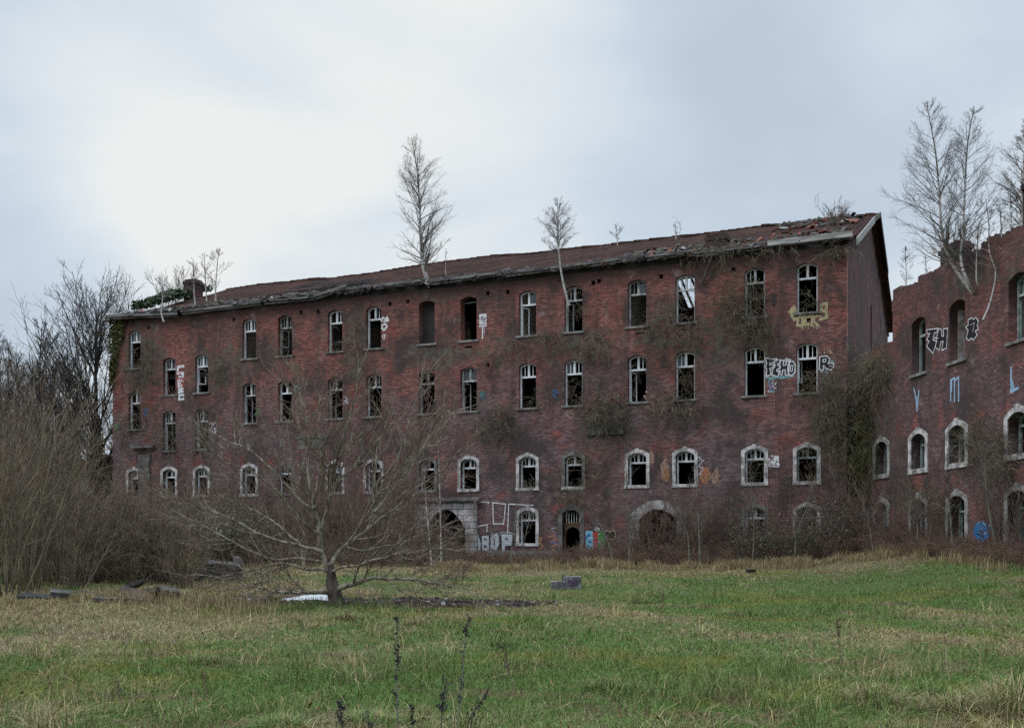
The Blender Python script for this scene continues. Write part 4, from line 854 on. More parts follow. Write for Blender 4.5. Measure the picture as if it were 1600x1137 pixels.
def children(Pp, Rr, Mn, t0, t1, ang, length, npts, rng, trop=.1, jit=.12, ratio=.6, rmin=.004, end=None, flat=None):
    Nn, n, _ = Pp.shape; t = t0 + (t1 - t0) * rng.rand(Nn, Mn); f = t * (n - 1.001); i = f.astype(int); fr = (f - i)[..., None]; r_ = np.arange(Nn)[:, None]
    p0 = Pp[r_, i] * (1 - fr) + Pp[r_, i + 1] * fr; tan = nrm(Pp[r_, i + 1] - Pp[r_, i]); rad = Rr[r_, i] * (1 - fr[..., 0]) + Rr[r_, i + 1] * fr[..., 0]
    v = rng.randn(Nn, Mn, 3)
    if flat is not None: v[..., 2] *= flat
    v = nrm(v - (v * tan).sum(-1, keepdims=True) * tan); a = ang[0] + (ang[1] - ang[0]) * rng.rand(Nn, Mn, 1); d = nrm(np.cos(a) * tan + np.sin(a) * v)
    pl = np.linalg.norm(np.diff(Pp, axis=1), axis=2).sum(1)[:, None]
    L = (length(t) if callable(length) else length) * pl * (.6 + .6 * rng.rand(Nn, Mn)); p = p0; out = []
    for k in range(npts):
        out.append(p); d = nrm(d + np.array([0, 0, trop]) + jit * rng.randn(Nn, Mn, 3)); p = p + d * (L / (npts - 1))[..., None]
    O = np.stack(out, 2).reshape(Nn * Mn, npts, 3); r0 = np.maximum(rad * ratio, rmin).reshape(-1, 1); e = rmin * .8 if end is None else end
    return O, r0 + (np.minimum(e, r0) - r0) * np.linspace(0, 1, npts)[None] ** .9
def tubes(name, sets, mats, parent=None):
    """sets: list of (pts (N,n,3), rad (N,n), sides, material index); one mesh"""
    Vs, Fs, Ms = [], [], []; base = 0
    for (Pp, Rr, k, mi) in sets:
        Nn, n, _ = Pp.shape; tan = np.empty_like(Pp); tan[:, 1:-1] = Pp[:, 2:] - Pp[:, :-2]; tan[:, 0] = Pp[:, 1] - Pp[:, 0]; tan[:, -1] = Pp[:, -1] - Pp[:, -2]; tan = nrm(tan)
        ref = np.where(np.abs(tan[..., 2:3]) > .9, np.array([1., 0, 0]), np.array([0, 0, 1.])); u = nrm(np.cross(tan, ref)); v = np.cross(tan, u)
        a = np.arange(k) * 2 * math.pi / k; ring = Pp[:, :, None] + Rr[:, :, None, None] * (np.cos(a)[None, None, :, None] * u[:, :, None] + np.sin(a)[None, None, :, None] * v[:, :, None])
        Vs.append(ring.reshape(-1, 3)); q = np.arange(Nn)[:, None, None] * n * k + np.arange(n - 1)[None, :, None] * k; j = np.arange(k)[None, None]; j2 = (j + 1) % k
        Fs.append((base + np.stack([q + j, q + j2, q + k + j2, q + k + j], -1)).reshape(-1, 4)); Ms.append(np.full(len(Fs[-1]), mi)); base += Nn * n * k
    me = arr_mesh(name, np.concatenate(Vs), [np.concatenate(Fs)], mats, True, mids=np.concatenate(Ms)); return link(name, me, parent)
def trunk_arr(pts, r0, r1, n=18, pw=1.0):
    p = smooth_path(pts, n)[None]; return p, (r0 + (r1 - r0) * np.linspace(0, 1, n) ** pw)[None]
def pxpath(pts, Y, seed=0, wob=0.0):
    q = np.random.RandomState(seed); return [W(a, b, Y + wob * q.randn()) for a, b in pts]
def leaf_cloud(name, pts, size, mat, rng, parent=None):
    n = len(pts); u = nrm(rng.randn(n, 3)); v = nrm(np.cross(u, rng.randn(n, 3))); s = (size * (.6 + .8 * rng.rand(n)))[:, None]
    V = np.stack([pts - u * s, pts + v * s * .62 + u * s * .1, pts + u * s, pts - v * s * .62 + u * s * .1], 1).reshape(-1, 3)
    return link(name, arr_mesh(name, V, [np.arange(n)[:, None] * 4 + np.arange(4)[None]], mat), parent)

# --- birches that have rooted on the walls
def birch(path, Y, r0, label, seed, start=.22, m1=46, spread=.30, group='birch trees growing on the ruin', name='birch_tree', m2=9, m3=4, dark=True, ang=(.66, 1.02), fine=.0052, wob=.15, pale=.45):
    rng = np.random.RandomState(seed); pts = pxpath(path, Y, seed, wob) if Y else path
    p, r_ = trunk_arr(pts, r0, .010, 20, .8); base = np.array(pts[0])
    root = tag(empty(name, tuple(base)), label, 'tree', group)
    prof = lambda t: spread * (.08 + 1.05 * np.clip(1 - (t - start) / (1 - start), 0, 1) ** .8 * np.clip(.45 + (t - start) * 3, .4, 1))
    l1 = children(p, r_, m1, start, .97, ang, prof, 9, rng, .028, .07, .40, fine * 1.25)
    l2 = children(*l1, m2, .22, .98, (.35, .75), lambda t: .40 * (1.1 - .6 * t), 6, rng, .03, .10, .55, fine)
    l3 = children(*l2, m3, .2, .98, (.3, .8), .48, 4, rng, -.02, .14, .6, fine * .75)
    o = lambda q: (q[0] - base, q[1])
    n_lo = 12; tk = tubes('trunk', [(*o((p[:, :n_lo + 1], r_[:, :n_lo + 1])), 7, 0), (*o((p[:, n_lo:], r_[:, n_lo:])), 6, 1 if dark else 0)], [M['birch'], M['twig_grey']], root)
    tubes('crown', [(*o(l1), 4, 0), (*o(l2), 3, 1), (*o(l3), 3, 1)], [M['twig_grey'], M['birch_twig']], root)
    return root
birch([(672, 449), (665, 430), (659, 405), (657, 360), (655, 310), (651, 262), (643, 214)], 53.8, .115, 'tall white birch growing on the eaves between two top floor windows', 101, .07, 84, .37, m2=11, m3=3, wob=.05, fine=.0036)
birch([(889, 478), (883, 455), (876, 420), (873, 390), (872, 350), (871, 309)], 50.55, .07, 'slender birch bending out of a top floor window', 102, .40, 64, .27, m2=9, m3=4, wob=.05, fine=.0038)
birch([(256, 503), (252, 488), (254, 465), (253, 430)], 59.5, .05, 'small crooked birch on the eaves near the left corner', 103, .35, 22, .38, m2=8, m3=4, wob=.05, fine=.0036)
birch([(305, 476), (303, 450), (302, 405)], 60.2, .04, 'thin young birch in front of the left chimney', 104, .25, 15, .42, m2=8, m3=4, wob=.03, fine=.0036)
birch([(323, 471), (321, 440), (319, 394)], 60.2, .045, 'faint young birch between two others on the left eaves', 105, .2, 17, .42, m2=8, m3=4, wob=.03, fine=.0036)
birch([(337, 471), (337, 450), (339, 420), (342, 388)], 59.6, .055, 'whitest of the small birches on the left eaves', 106, .2, 20, .42, m2=9, m3=4, wob=.03, fine=.0038)
birch([(965, 384), (964, 370), (962, 350)], 55.6, .03, 'tiny birch sapling on the roof ridge in the middle', 107, .2, 14, .5, m2=6, m3=2, wob=.03)
birch([(1056, 374), (1056, 360), (1055, 346)], 54.0, .025, 'tiny bare sapling on the ridge above the roof hatch', 108, .2, 12, .4, m2=5, m3=2, wob=.03)
birch([(697, 432), (696, 415), (697, 388)], 55.5, .02, 'thin single shoot on the tiles right of the tall birch', 109, .4, 8, .2, m2=3, m3=1, wob=.02)
# on the wing
birch([(1522, 459), (1505, 438), (1484, 405), (1472, 365), (1468, 310), (1462, 240), (1448, 163)], 37.6, .078, 'larger birch leaning left on top of the wing wall', 111, .16, 76, .36, m2=11, m3=4, wob=.12, fine=.0030)
birch([(1522, 459), (1510, 435), (1501, 405), (1505, 360), (1508, 290), (1512, 225), (1522, 166)], 37.2, .068, 'upright birch on the wing wall beside the larger one', 112, .16, 66, .32, m2=11, m3=4, wob=.12, fine=.0030)
birch([(1598, 375), (1597, 345), (1598, 290), (1602, 240), (1606, 188)], 34.6, .09, 'birch on the wing wall cut by the right edge', 113, .12, 62, .38, m2=10, m3=5, wob=.08, fine=.0030)
birch([(1536, 500), (1548, 470), (1556, 425), (1546, 395), (1545, 350), (1540, 310)], 35.6, .04, 'crooked young birch hanging from the wing wall', 114, .36, 24, .34, m2=8, m3=4, wob=.05, fine=.0036)
birch([(1530, 447), (1526, 438), (1526, 400), (1530, 345)], 36.6, .03, 'small thin birch right of the upright one on the wing', 115, .2, 18, .42, m2=8, m3=4, wob=.05, fine=.0030)
birch([(1564, 412), (1565, 370), (1562, 320)], 36.0, .035, 'short birch on the wing wall near the right edge', 116, .15, 18, .45, m2=8, m3=4, wob=.05, fine=.0030)
birch([(1580, 370), (1580, 340), (1578, 300)], 38.0, .03, 'thin bare birch behind the wing wall top', 117, .1, 18, .45, m2=8, m3=4, wob=.05, fine=.0030)
birch([(1415, 452), (1416, 425), (1414, 385)], 43.4, .03, 'little birch at the left end of the wing wall', 118, .12, 24, .42, m2=6, m3=2, wob=.05)
birch([(1448, 432), (1447, 415), (1445, 398)], 41.0, .02, 'tiny bare shoot on the wing wall beside the chimney', 119, .1, 12, .3, m2=4, m3=2, wob=.03)

# --- thin saplings in front of the wall
def sapling(path, Y, r0, label, seed, mat='birch', group='slim saplings in front of the brick front', start=.3, m1=16, spread=.2, name='young_tree'):
    rng = np.random.RandomState(seed); pts = pxpath(path, Y, seed, .05); pts[0][2] = float(gz(pts[0][0], pts[0][1])) - .05
    p, r_ = trunk_arr(pts, r0, .008, 16); base = np.array(pts[0]); root = tag(empty(name, tuple(base)), label, 'tree', group); o = lambda q: (q[0] - base, q[1])
    l1 = children(p, r_, m1, start, .98, (.4, .8), lambda t: spread * (1.1 - t * .7), 6, rng, .08, .12, .45, .006); l2 = children(*l1, 6, .15, .95, (.4, .8), .45, 4, rng, .05, .2, .6, .005)
    tubes('trunk', [(*o((p, r_)), 6, 0)], [M[mat]], root); tubes('crown', [(*o(l1), 4, 0), (*o(l2), 3, 0)], [M['twig_red'] if mat == 'birch' else M['twig_grey']], root); return root
sapling([(690, 880), (688, 800), (686, 730), (684, 670)], 45, .045, 'straight white birch sapling before the stone gateway', 121, m1=14, spread=.12)
sapling([(675, 892), (671, 840), (665, 780), (662, 720), (660, 690)], 44, .04, 'broken white birch sapling left of the straight one', 122, m1=12, spread=.12)
sapling([(85, 830), (84, 760), (86, 690), (84, 640)], 40, .05, 'white birch stem in the thicket at far left', 123, m1=16, spread=.15)
sapling([(1366, 868), (1360, 830), (1352, 795), (1335, 760)], 39, .035, 'pale leaning sapling left of the wing doorway', 124, 'twig_grey')
sapling([(1490, 850), (1485, 800), (1480, 740), (1482, 690)], 36, .045, 'mossy sapling between the two wing ground windows', 125, 'bark', m1=18)
sapling([(1562, 862), (1546, 800), (1540, 740), (1536, 690), (1520, 640)], 34.5, .05, 'grey sapling right of the blue blob on the wing', 126, 'bark', m1=22, spread=.3)
sapling([(983, 880), (984, 820), (980, 760), (975, 690)], 43.5, .04, 'thin sapling left of the cart gate', 127, 'bark', m1=18, spread=.22)
sapling([(1094, 880), (1092, 820), (1090, 770), (1086, 720)], 43, .05, 'twin stemmed sapling below the orange plaster', 128, 'bark', m1=20, spread=.22)
sapling([(1078, 880), (1074, 830), (1060, 780), (1040, 735)], 43.2, .035, 'leaning sapling right of the cart gate', 129, 'bark', m1=18, spread=.25)
sapling([(798, 893), (800, 850), (806, 810), (812, 770)], 44.5, .04, 'sapling beside the silver graffiti', 130, 'bark', m1=16, spread=.3)
sapling([(813, 893), (818, 850), (828, 800), (822, 750)], 44.7, .03, 'thin sapling in front of the left ground floor window', 131, 'bark', m1=16, spread=.3)
sapling([(960, 885), (948, 840), (925, 800), (905, 760)], 43.7, .03, 'sapling leaning left across the colour mural', 132, 'twig_grey', m1=14, spread=.3)
sapling([(1176, 870), (1178, 820), (1174, 760), (1170, 720)], 42.3, .03, 'slim sapling before the hidden ground floor window', 133, 'bark', m1=20, spread=.3)
sapling([(1240, 868), (1246, 830), (1262, 790), (1270, 750)], 41.5, .035, 'crooked sapling before the right end window', 134, 'bark', m1=20, spread=.3)
sapling([(1430, 860), (1434, 820), (1424, 770), (1428, 720)], 38.5, .03, 'slim sapling before the wing ground floor window', 135, 'bark', m1=20, spread=.3)

# --- the spreading tree in the field
TY = 25.2
def T(pts, offs):
    n = len(pts); return [W(a, b, TY + o) for (a, b), o in zip(pts, np.linspace(0, offs, n))]
tb = onground(528, TY)
tp = [tb - np.array([-.02, 0, .12]), W(526, 940, TY), W(521, 922, TY), W(518, 905, TY), W(517, 882, TY)]
limbs = [([(524, 921), (545, 914), (560, 908), (578, 900), (612, 897), (659, 895), (706, 907), (742, 912)], -1.2, .072), ([(517, 923), (486, 927), (456, 926), (425, 922), (385, 912), (340, 898)], -1.5, .062), ([(509, 890), (490, 887), (472, 890), (440, 884), (400, 893), (345, 903), (300, 905)], 1.4, .045),
  ([(513, 892), (503, 862), (498, 822), (488, 780), (479, 735), (476, 690), (464, 642), (456, 560)], .5, .075), ([(501, 840), (505, 811), (514, 770), (535, 735), (570, 712), (600, 672), (640, 640)], -1.2, .05), ([(514, 888), (526, 868), (545, 850), (570, 834), (580, 818), (590, 770), (588, 740), (600, 680), (612, 640)], 1.0, .068),
  ([(571, 832), (600, 800), (640, 770), (690, 730), (748, 674)], -1.0, .045), ([(504, 862), (470, 850), (425, 838), (370, 810), (325, 790), (290, 782), (270, 760), (260, 744)], -.4, .050), ([(492, 795), (474, 786), (450, 760), (420, 730), (395, 702), (360, 690), (300, 655)], 1.6, .042), ([(516, 766), (522, 730), (530, 700), (545, 660), (568, 575)], -1.6, .04),
  ([(540, 855), (575, 860), (630, 848), (690, 828), (745, 805)], 1.4, .038), ([(585, 800), (610, 770), (650, 720), (690, 655), (735, 634)], 2.2, .036), ([(508, 878), (470, 872), (410, 866), (340, 832), (272, 800)], 2.2, .036), ([(478, 712), (486, 670), (478, 630), (474, 575)], .3, .036), ([(517, 893), (540, 886), (590, 880), (660, 868), (720, 868)], -2.0, .036),
  ([(500, 835), (470, 815), (440, 770), (405, 740), (360, 724), (330, 692)], -2.0, .038), ([(545, 848), (575, 800), (615, 745), (652, 700), (692, 690)], -2.2, .038), ([(490, 787), (500, 740), (506, 700), (498, 650), (510, 610)], -.8, .036), ([(476, 887), (474, 860), (478, 835), (468, 800)], .6, .03), ([(470, 850), (440, 820), (400, 800), (340, 770)], .8, .03), ([(588, 755), (620, 720), (640, 660), (655, 590), (660, 552)], .2, .034)]
ft = tag(empty('apple_tree', tuple(tb)), 'low spreading bare fruit tree standing in the field', 'tree'); o = lambda q: (q[0] - tb, q[1]); rng = np.random.RandomState(41)
p, r_ = trunk_arr(tp, .19, .075, 12, 1.6); r_[0, :3] *= np.array([1.35, 1.15, 1.05]); tubes('trunk', [(*o((p, r_)), 10, 0)], [simple('bark_trunk', (.105, .082, .068), (.04, .033, .028), 7.0, .95, .5, (1, 1, .4))], ft)
LP, LR = [], []
for pts, off, r0 in limbs:
    q = smooth_path(T(pts, off), 22); q[2:] += np.cumsum(rng.randn(20, 3) * .018, 0); LP.append(q); LR.append(r0 + (.009 - r0) * np.linspace(0, 1, 22) ** .7)
LP, LR = np.array(LP), np.array(LR)
l2 = children(LP, LR, 15, .14, .97, (.40, .95), lambda t: .48 * (1.15 - .75 * t), 10, rng, .06, .08, .5, .0075)
l3 = children(*l2, 6, .12, .96, (.35, .9), .50, 7, rng, .06, .07, .6, .005); l4 = children(*l3, 2, .15, .95, (.4, .9), .5, 4, rng, .06, .2,   .6, .004)
for q in (l2, l3, l4): q[0][..., 2] = np.maximum(q[0][..., 2], .33 + .05 * rng.rand(*q[0].shape[:2]))
tubes('crown', [(*o((LP, LR)), 8, 0), (*o(l2), 5, 0), (*o((l3[0][::3], l3[1][::3])), 3, 0), (*o((l3[0][1::3], l3[1][1::3])), 3, 1), (*o((l3[0][2::3], l3[1][2::3])), 3, 1), (*o(l4), 3, 1)], [M['bark_apple'], M['twig_red']], ft)

# --- big bare trees behind the left end
def big_tree(px, Y, ztop, label, seed, spread=.34, r0=.32, start=.25, ivy=False, group='bare trees behind the left end', m1=34, lean=0.0, name='bare_tree', fine=.011, m2=10, ang=(.45, .9)):
    rng = np.random.RandomState(seed); b = onground(px, Y); H_ = CH + (HY - ztop) / F * Y - b[2]
    pts = [b + np.array([lean * H_ * t + .25 * rng.randn() * (t > 0), .25 * rng.randn(), H_ * t - .1]) for t in (0, .2, .4, .6, .8, 1)]
    p, r_ = trunk_arr(pts, r0, .02, 18, .8); root = tag(empty(name, tuple(b)), label, 'tree', group); o = lambda q: (q[0] - b, q[1])
    l1 = children(p, r_, m1, start, .96, ang, lambda t: spread * (1.25 - t * .85), 10, rng, .055, .045, .45, fine * 1.5); l2 = children(*l1, m2, .12, .97, (.4, .8), lambda t: .46 * (1.2 - .7 * t), 7, rng, .05, .07, .55, fine * .85); l3 = children(*l2, 4, .15, .96, (.35, .8), .5, 4, rng, .04, .10, .6, fine * .6)
    tubes('trunk', [(*o((p, r_)), 8, 0)], [M['bark_dark']], root); tubes('crown', [(*o(l1), 5, 0), (*o(l2), 3, 0), (*o(l3), 3, 0)], [M['bark_dark']], root)
    if ivy:
        n = 5200; t = rng.rand(n) ** 1.15 * ivy; f = t * 16.99; i = f.astype(int); c = p[0][i] + (p[0][i + 1] - p[0][i]) * (f - i)[:, None]; a = rng.rand(n) * 6.28; rr_ = (.25 + .75 * rng.rand(n) ** .7) * .62 * (1 - t * .75 / ivy * .9)
        leaf_cloud('ivy', c - b + np.stack([np.cos(a) * rr_, np.sin(a) * rr_, .2 * rng.randn(n)], 1), .11, M['leaf'], rng, root)
    return root
big_tree(156, 64.5, 480, 'tall dark bare tree with ivy clad trunk beside the left corner', 201, .54, .34, .18, .55, m1=54, m2=12, fine=.014)
big_tree(262, 84, 448, 'bare tree rising behind the left end of the roof', 202, .30, .28, .4)
big_tree(200, 80, 470, 'bare tree seen just left of the roof corner', 203, .34, .28, .3)
big_tree(290, 90, 440, 'bushy bare tree crown behind the left chimney', 204, .30, .26, .45)
big_tree(105, 66, 570, 'leaning ivy clad trunk left of the tall dark tree', 205, .30, .2, .35, .7, m1=16, lean=-.2)
big_tree(60, 66, 590, 'dark bare tree with ivy clad trunk in the woods at far left', 206, .32, .2, .3, .6, m1=18, lean=-.05)
rr2 = random.Random(17)
protos = []
for i, (px, zt, Y) in enumerate([(20, 590, 70), (40, 575, 58), (85, 600, 74), (118, 600, 80)]):
    protos.append(big_tree(px, Y, zt, 'thin bare tree in the distant woods at far left', 210 + i, .26, .13, .2, group='thin bare trees of the woods at far left', m1=26, m2=8, fine=.012, ang=(.3, .6)))
def dup(src, loc, rz=0, s=1.0, label=None):
    r_ = src.copy(); COL.objects.link(r_); r_.location = loc; r_.rotation_euler = (0, 0, rz); r_.scale = (s, s, s)
    if label: r_['label'] = label
    for ch in list(src.children):
        c = ch.copy(); COL.objects.link(c); c.parent = r_
    return r_
for i in range(27):
    px = rr2.uniform(-70, 120); Y = rr2.uniform(64, 100); b = onground(px, Y); dup(rr2.choice(protos), tuple(b), rr2.uniform(0, 6.28), rr2.uniform(.85, 1.2) * Y / 70)

# --- shrubs of the thicket
def shrub_proto(label, cat, group, seed, stems, hgt, spread, mats, m1=9, m2=5, leaves=0, leafmat='leaf_grey', fine=.006, name='bare_shrub', curve=.06):
    rng = np.random.RandomState(seed); a = rng.rand(stems) * 6.283; tilt = spread * rng.rand(stems) ** .7; d = np.stack([np.cos(a) * np.sin(tilt), np.sin(a) * np.sin(tilt), np.cos(tilt)], 1)
    b0 = np.stack([np.cos(a), np.sin(a), 0 * a], 1) * (.30 * rng.rand(stems) * min(1.5, hgt / 2))[:, None]; L = hgt * (.45 + .6 * rng.rand(stems)); p = b0.copy(); p[:, 2] -= .08; out = []
    for k in range(10):
        out.append(p.copy()); d = nrm(d + .09 * rng.randn(stems, 3) + np.array([0, 0, curve]) * (1 if k < 6 else -.6)); p = p + d * (L / 9)[:, None]
    P0 = np.stack(out, 1); r0 = (.010 + .014 * rng.rand(stems)) * (hgt / 3) ** .5; R0 = r0[:, None] + (.005 - r0[:, None]) * np.linspace(0, 1, 10)[None]
    l1 = children(P0, R0, m1, .2, .97, (.35, .8), .34, 6, rng, .08, .16, .6, fine); l2 = children(*l1, m2, .15, .95, (.4, .9), .45, 4, rng, .04, .22, .6, fine * .8)
    pale = rng.rand(stems) < .30; pl1 = np.repeat(pale, m1); sel = lambda q, k: (q[0][k], q[1][k])
    o_ = tubes(name, [(P0[pale], R0[pale], 4, 2), (P0[~pale], R0[~pale], 4, 0), (*sel(l1, pl1), 3, 2), (*sel(l1, ~pl1), 3, 0), (*l2, 3, 1)], [M[mats[0]], M[mats[1]], M['tan' if 'olive' in mats[0] else 'twig_grey']])
    if leaves:
        q = l2[0].reshape(-1, 3); k = rng.randint(0, len(q), leaves); leaf_cloud('leaves', q[k] + .05 * rng.randn(leaves, 3), .05, M[leafmat], rng, o_)
    return tag(o_, label, cat, group)
def put(src, x, y, rz, s, sz=1.0):
    r_ = src.copy(); COL.objects.link(r_); r_.location = (x, y, float(gz(x, y))); r_.rotation_euler = (0, 0, rz); r_.scale = (s, s, s * sz)
    for ch in list(src.children): c = ch.copy(); COL.objects.link(c); c.parent = r_
    return r_
def family(make, spots, rnd_):
    """spots: (px, Y, scale); first uses of each prototype move it, the rest are copies"""
    used = set()
    for (px, Y, s) in spots:
        k = rnd_.randrange(len(make)); x = (px - CX) / F * Y
        if k not in used: used.add(k); q = make[k]; q.location = (x, Y, float(gz(x, Y))); q.scale = (s, s, s); q.rotation_euler = (0, 0, rnd_.uniform(0, 6.28))
        else: put(make[k], x, Y, rnd_.uniform(0, 6.28), s, rnd_.uniform(.85, 1.15))
    for k, q in enumerate(make):
        if k not in used:
            for ch in list(q.children): bpy.data.objects.remove(ch)
            bpy.data.objects.remove(q)
rs = random.Random(23)
tall = [shrub_proto('tall olive willow shrub of many thin stems in the left thicket', 'shrub', 'tall bare shrubs of the left thicket', 300 + i, 24, 5.6 + .5 * i, .50, ('twig_olive', 'twig_brown'), 6, 2, fine=.0065) for i in range(4)]
sp_ = [(-40, 30, 1.0), (10, 29, 1.05), (48, 31, 1.0), (90, 33, .85), (-15, 34, 1.1), (30, 37, 1.0), (70, 39, 1.0), (115, 38, .7), (-70, 33, 1.0), (5, 42, 1.05), (55, 46, 1.1), (100, 47, .9), (-30, 40, 1.1), (140, 48, .7), (20, 50, 1.2), (80, 53, 1.1), (125, 54, .9), (-50, 48, 1.2)]
family(tall, sp_, rs)
mid = [shrub_proto('brown bare shrub in the dense thicket left of the field', 'shrub', 'brown bare shrubs of the left thicket', 320 + i, 26, 2.8, .65, ('twig_olive' if i % 2 else 'twig_brown', 'twig_brown'), 6, 2, fine=.007) for i in range(4)]
sp_ = [(rs.uniform(-20, 300), rs.uniform(31, 48), rs.uniform(.75, 1.15)) for i in range(30)] + [(rs.uniform(150, 330), rs.uniform(48, 56), rs.uniform(.6, .95)) for i in range(14)] + [(200, 52, 1.5), (188, 54, 1.6), (226, 55, 1.4), (160, 50, 1.4), (214, 50, 1.2)]
family(mid, sp_, rs)
leafy = [shrub_proto('grey green shrub still in leaf in the left thicket', 'shrub', 'grey green leafy shrubs of the left thicket', 340 + i, 36, 2.5, .85, ('twig_olive', 'twig_olive'), 9, 5, 1700, fine=.006, name='leafy_shrub') for i in range(3)]
sp_ = [(265, 36, 1.0), (220, 38, .9), (330, 43, 1.15), (300, 45, 1.1), (360, 47, 1.2), (180, 37, .9), (390, 50, 1.1), (285, 40, .95), (420, 52, 1.0), (345, 50, 1.1), (140, 36, .8), (240, 45, 1.1)]
family(leafy, sp_, rs)
back = [shrub_proto('bare brown shrub between the spreading tree and the wall', 'shrub', 'bare brown shrubs at the foot of the wall', 360 + i, 20, 3.3, .6, ('twig_brown', 'twig_brown'), 6, 2, fine=.0065) for i in range(4)]
sp_ = [(rs.uniform(330, 650), rs.uniform(46, 53.5), rs.uniform(.65, 1.1)) for i in range(34)] + [(rs.uniform(320, 640), rs.uniform(50, 54), rs.uniform(1.1, 1.35)) for i in range(10)] + [(rs.uniform(640, 740), rs.uniform(46, 48), rs.uniform(.35, .6)) for i in range(7)]
for px, s in ((1010, .75), (1065, .8), (1130, .7), (1165, .8), (1215, .6), (1300, .9), (1335, .9), (1405, .6), (1465, .75), (1560, .9), (1610, .8), (1100, 1.0), (1040, 1.0), (985, .8), (1190, .9), (1275, .9), (1360, .9), (1020, .9), (1085, 1.05), (1115, .95), (1145, .8), (1230, 1.0), (1320, 1.05), (1580, .9)):
    Yd = fworld(0, -1.6, 0); u, _ = fuz(px, 860); pp = fworld(u, -1.7, 0); sp_.append((px, pp[1] if px < 1330 else np.interp(px, [1330, 1600, 1650], [43.3, 34.2, 32.5]), s))
family(back, sp_, rs)
ever = [shrub_proto('dark green leafy bramble bush against the wall', 'bush', 'dark green leafy bushes at the right end', 380 + i, 22, 2.3, .8, ('twig_brown', 'twig_dark'), 6, 3, 700, 'leaf_grey', fine=.006, name='leafy_bush') for i in range(2)]
family(ever, [(1195, 43.4, .85), (1240, 43, .8), (1292, 42.8, 1.0), (1165, 44, .7)], rs)

# --- brambles along the foot of the walls: one tangled mass
def brambles(name, n, xs_, ys_, zs_, hmax, rng, mats, thick=.007):
    a = rng.rand(n) * 6.283; L = .5 + 1.1 * rng.rand(n); H_ = hmax * (.35 + .75 * rng.rand(n)); t = np.linspace(0, 1, 8)[None]; b = np.stack([xs_, ys_, zs_], 1)
    L = L * (.6 if hmax is not None and np.ndim(hmax) == 0 and hmax < 1 else 1)
    P_ = b[:, None] + np.stack([np.cos(a)[:, None] * L[:, None] * t, np.sin(a)[:, None] * L[:, None] * t, (H_[:, None] * 4 * t * (1 - t * .72) * .62)], -1) + rng.randn(n, 8, 3) * .035
    R_ = np.full((n, 8), thick) * (1.1 - .5 * t); tw = children(P_, R_, 5, .15, .95, (.5, 1.2), .28, 4, rng, .08, .25, .7, thick * .7)
    return tag(tubes(name, [(P_, R_, 3, 0), (*tw, 3, 1)], mats), kind='stuff')
rng = np.random.RandomState(61)
n = 3000; u = rng.uniform(21.0, 41.5, n); yy = -.2 - 3.4 * rng.rand(n) ** .8; hm = np.interp(u, [21, 24, 26.5, 28, 30, 33, 36, 41.5], [.7, .45, .35, .5, .75, .8, 1.0, 1.0]) * (.5 + vn.fbm(u * .8, u * 0 + 6., 3))
q = ORG[None] + u[:, None] * DX + yy[:, None] * DY; k = q[:, 1] > 36; q = q[k]; hm = hm[k]
brambles('brambles', len(q), q[:, 0], q[:, 1], gz(q[:, 0], q[:, 1]), hm * (.5 + 1.0 * rng.rand(len(q)) ** 2), rng, [M['twig_brown'], M['twig_brown']])
n = 1700; u = rng.uniform(1.0, 18, n); yy = -.15 - 1.3 * rng.rand(n) ** .8; q = WORG[None] + u[:, None] * WX + yy[:, None] * WY
brambles('brambles', n, q[:, 0], q[:, 1], gz(q[:, 0], q[:, 1]), np.interp(u, [1, 7, 9, 18], [1.0, .95, .6, .6]), rng, [M['twig_brown'], M['twig_brown']])
n = 3600; px = rng.uniform(-60, 660, n); Y = rng.uniform(33, 54, n); x = (px - 800) / F * Y; kk = (Y > 44) | (px < 300); x, Y = x[kk], Y[kk]
brambles('brambles', len(x), x, Y, gz(x, Y), 1.05, rng, [M['twig_brown'], M['twig_olive']], .009)

# --- dead climbers clinging to the brick front
def climber(px, py, rx, ry, n, label, seed, conv=fworld, uz=fuz, L=(.5, 1.3), out=.55, droop=-.2, mats=('vine_light', 'vine'), name='dead_climber', m=7, group='dry climbers hanging on the walls', tw=.007, leaves=0):
    rng = np.random.RandomState(seed); a = rng.rand(n) * 6.283; r_ = rng.rand(n) ** .6; P0 = []
    for i in range(n):
        u, z = uz(px + rx * r_[i] * math.cos(a[i]), py + ry * r_[i] * math.sin(a[i])); P0.append(conv(u, -.03, z))
    P0 = np.array(P0); ax_ = (conv(1, 0, 0) - conv(0, 0, 0)); ay_ = -(conv(0, 1, 0) - conv(0, 0, 0))
    d = nrm(ay_ * (.25 + out * rng.rand(n))[:, None] + ax_ * rng.randn(n)[:, None] * .6 + np.array([0, 0, 1.0]) * (rng.randn(n) * .5 + .25)[:, None]); LL = L[0] + (L[1] - L[0]) * rng.rand(n); p = P0; pts = []
    for k in range(8):
        pts.append(p); d = nrm(d + .22 * rng.randn(n, 3) + np.array([0, 0, droop])); p = p + d * (LL / 7)[:, None]; dep = (p - P0) @ ay_; p = p + ay_ * np.maximum(.02 - dep, 0)[:, None]
    P1 = np.stack(pts, 1); R1 = np.full((n, 8), tw) * np.linspace(1.2, .6, 8)[None]; l2 = children(P1, R1, m, .1, .95, (.4, 1.1), .42, 5, rng, droop * .4, .2, .7, tw * .75)
    b = P0.mean(0); o = lambda q: (q[0] - b, q[1]); ob = tubes(name, [(*o((P1, R1)), 3, 0), (*o(l2), 3, 1)], [M[mats[0]], M[mats[1]]]); ob.location = b
    if leaves:
        q = l2[0].reshape(-1, 3); k = rng.randint(0, len(q), leaves); leaf_cloud('leaves', q[k] - b + .04 * rng.randn(leaves, 3), .05, M['leaf'], rng, ob)
    return tag(ob, label, 'climber', group)
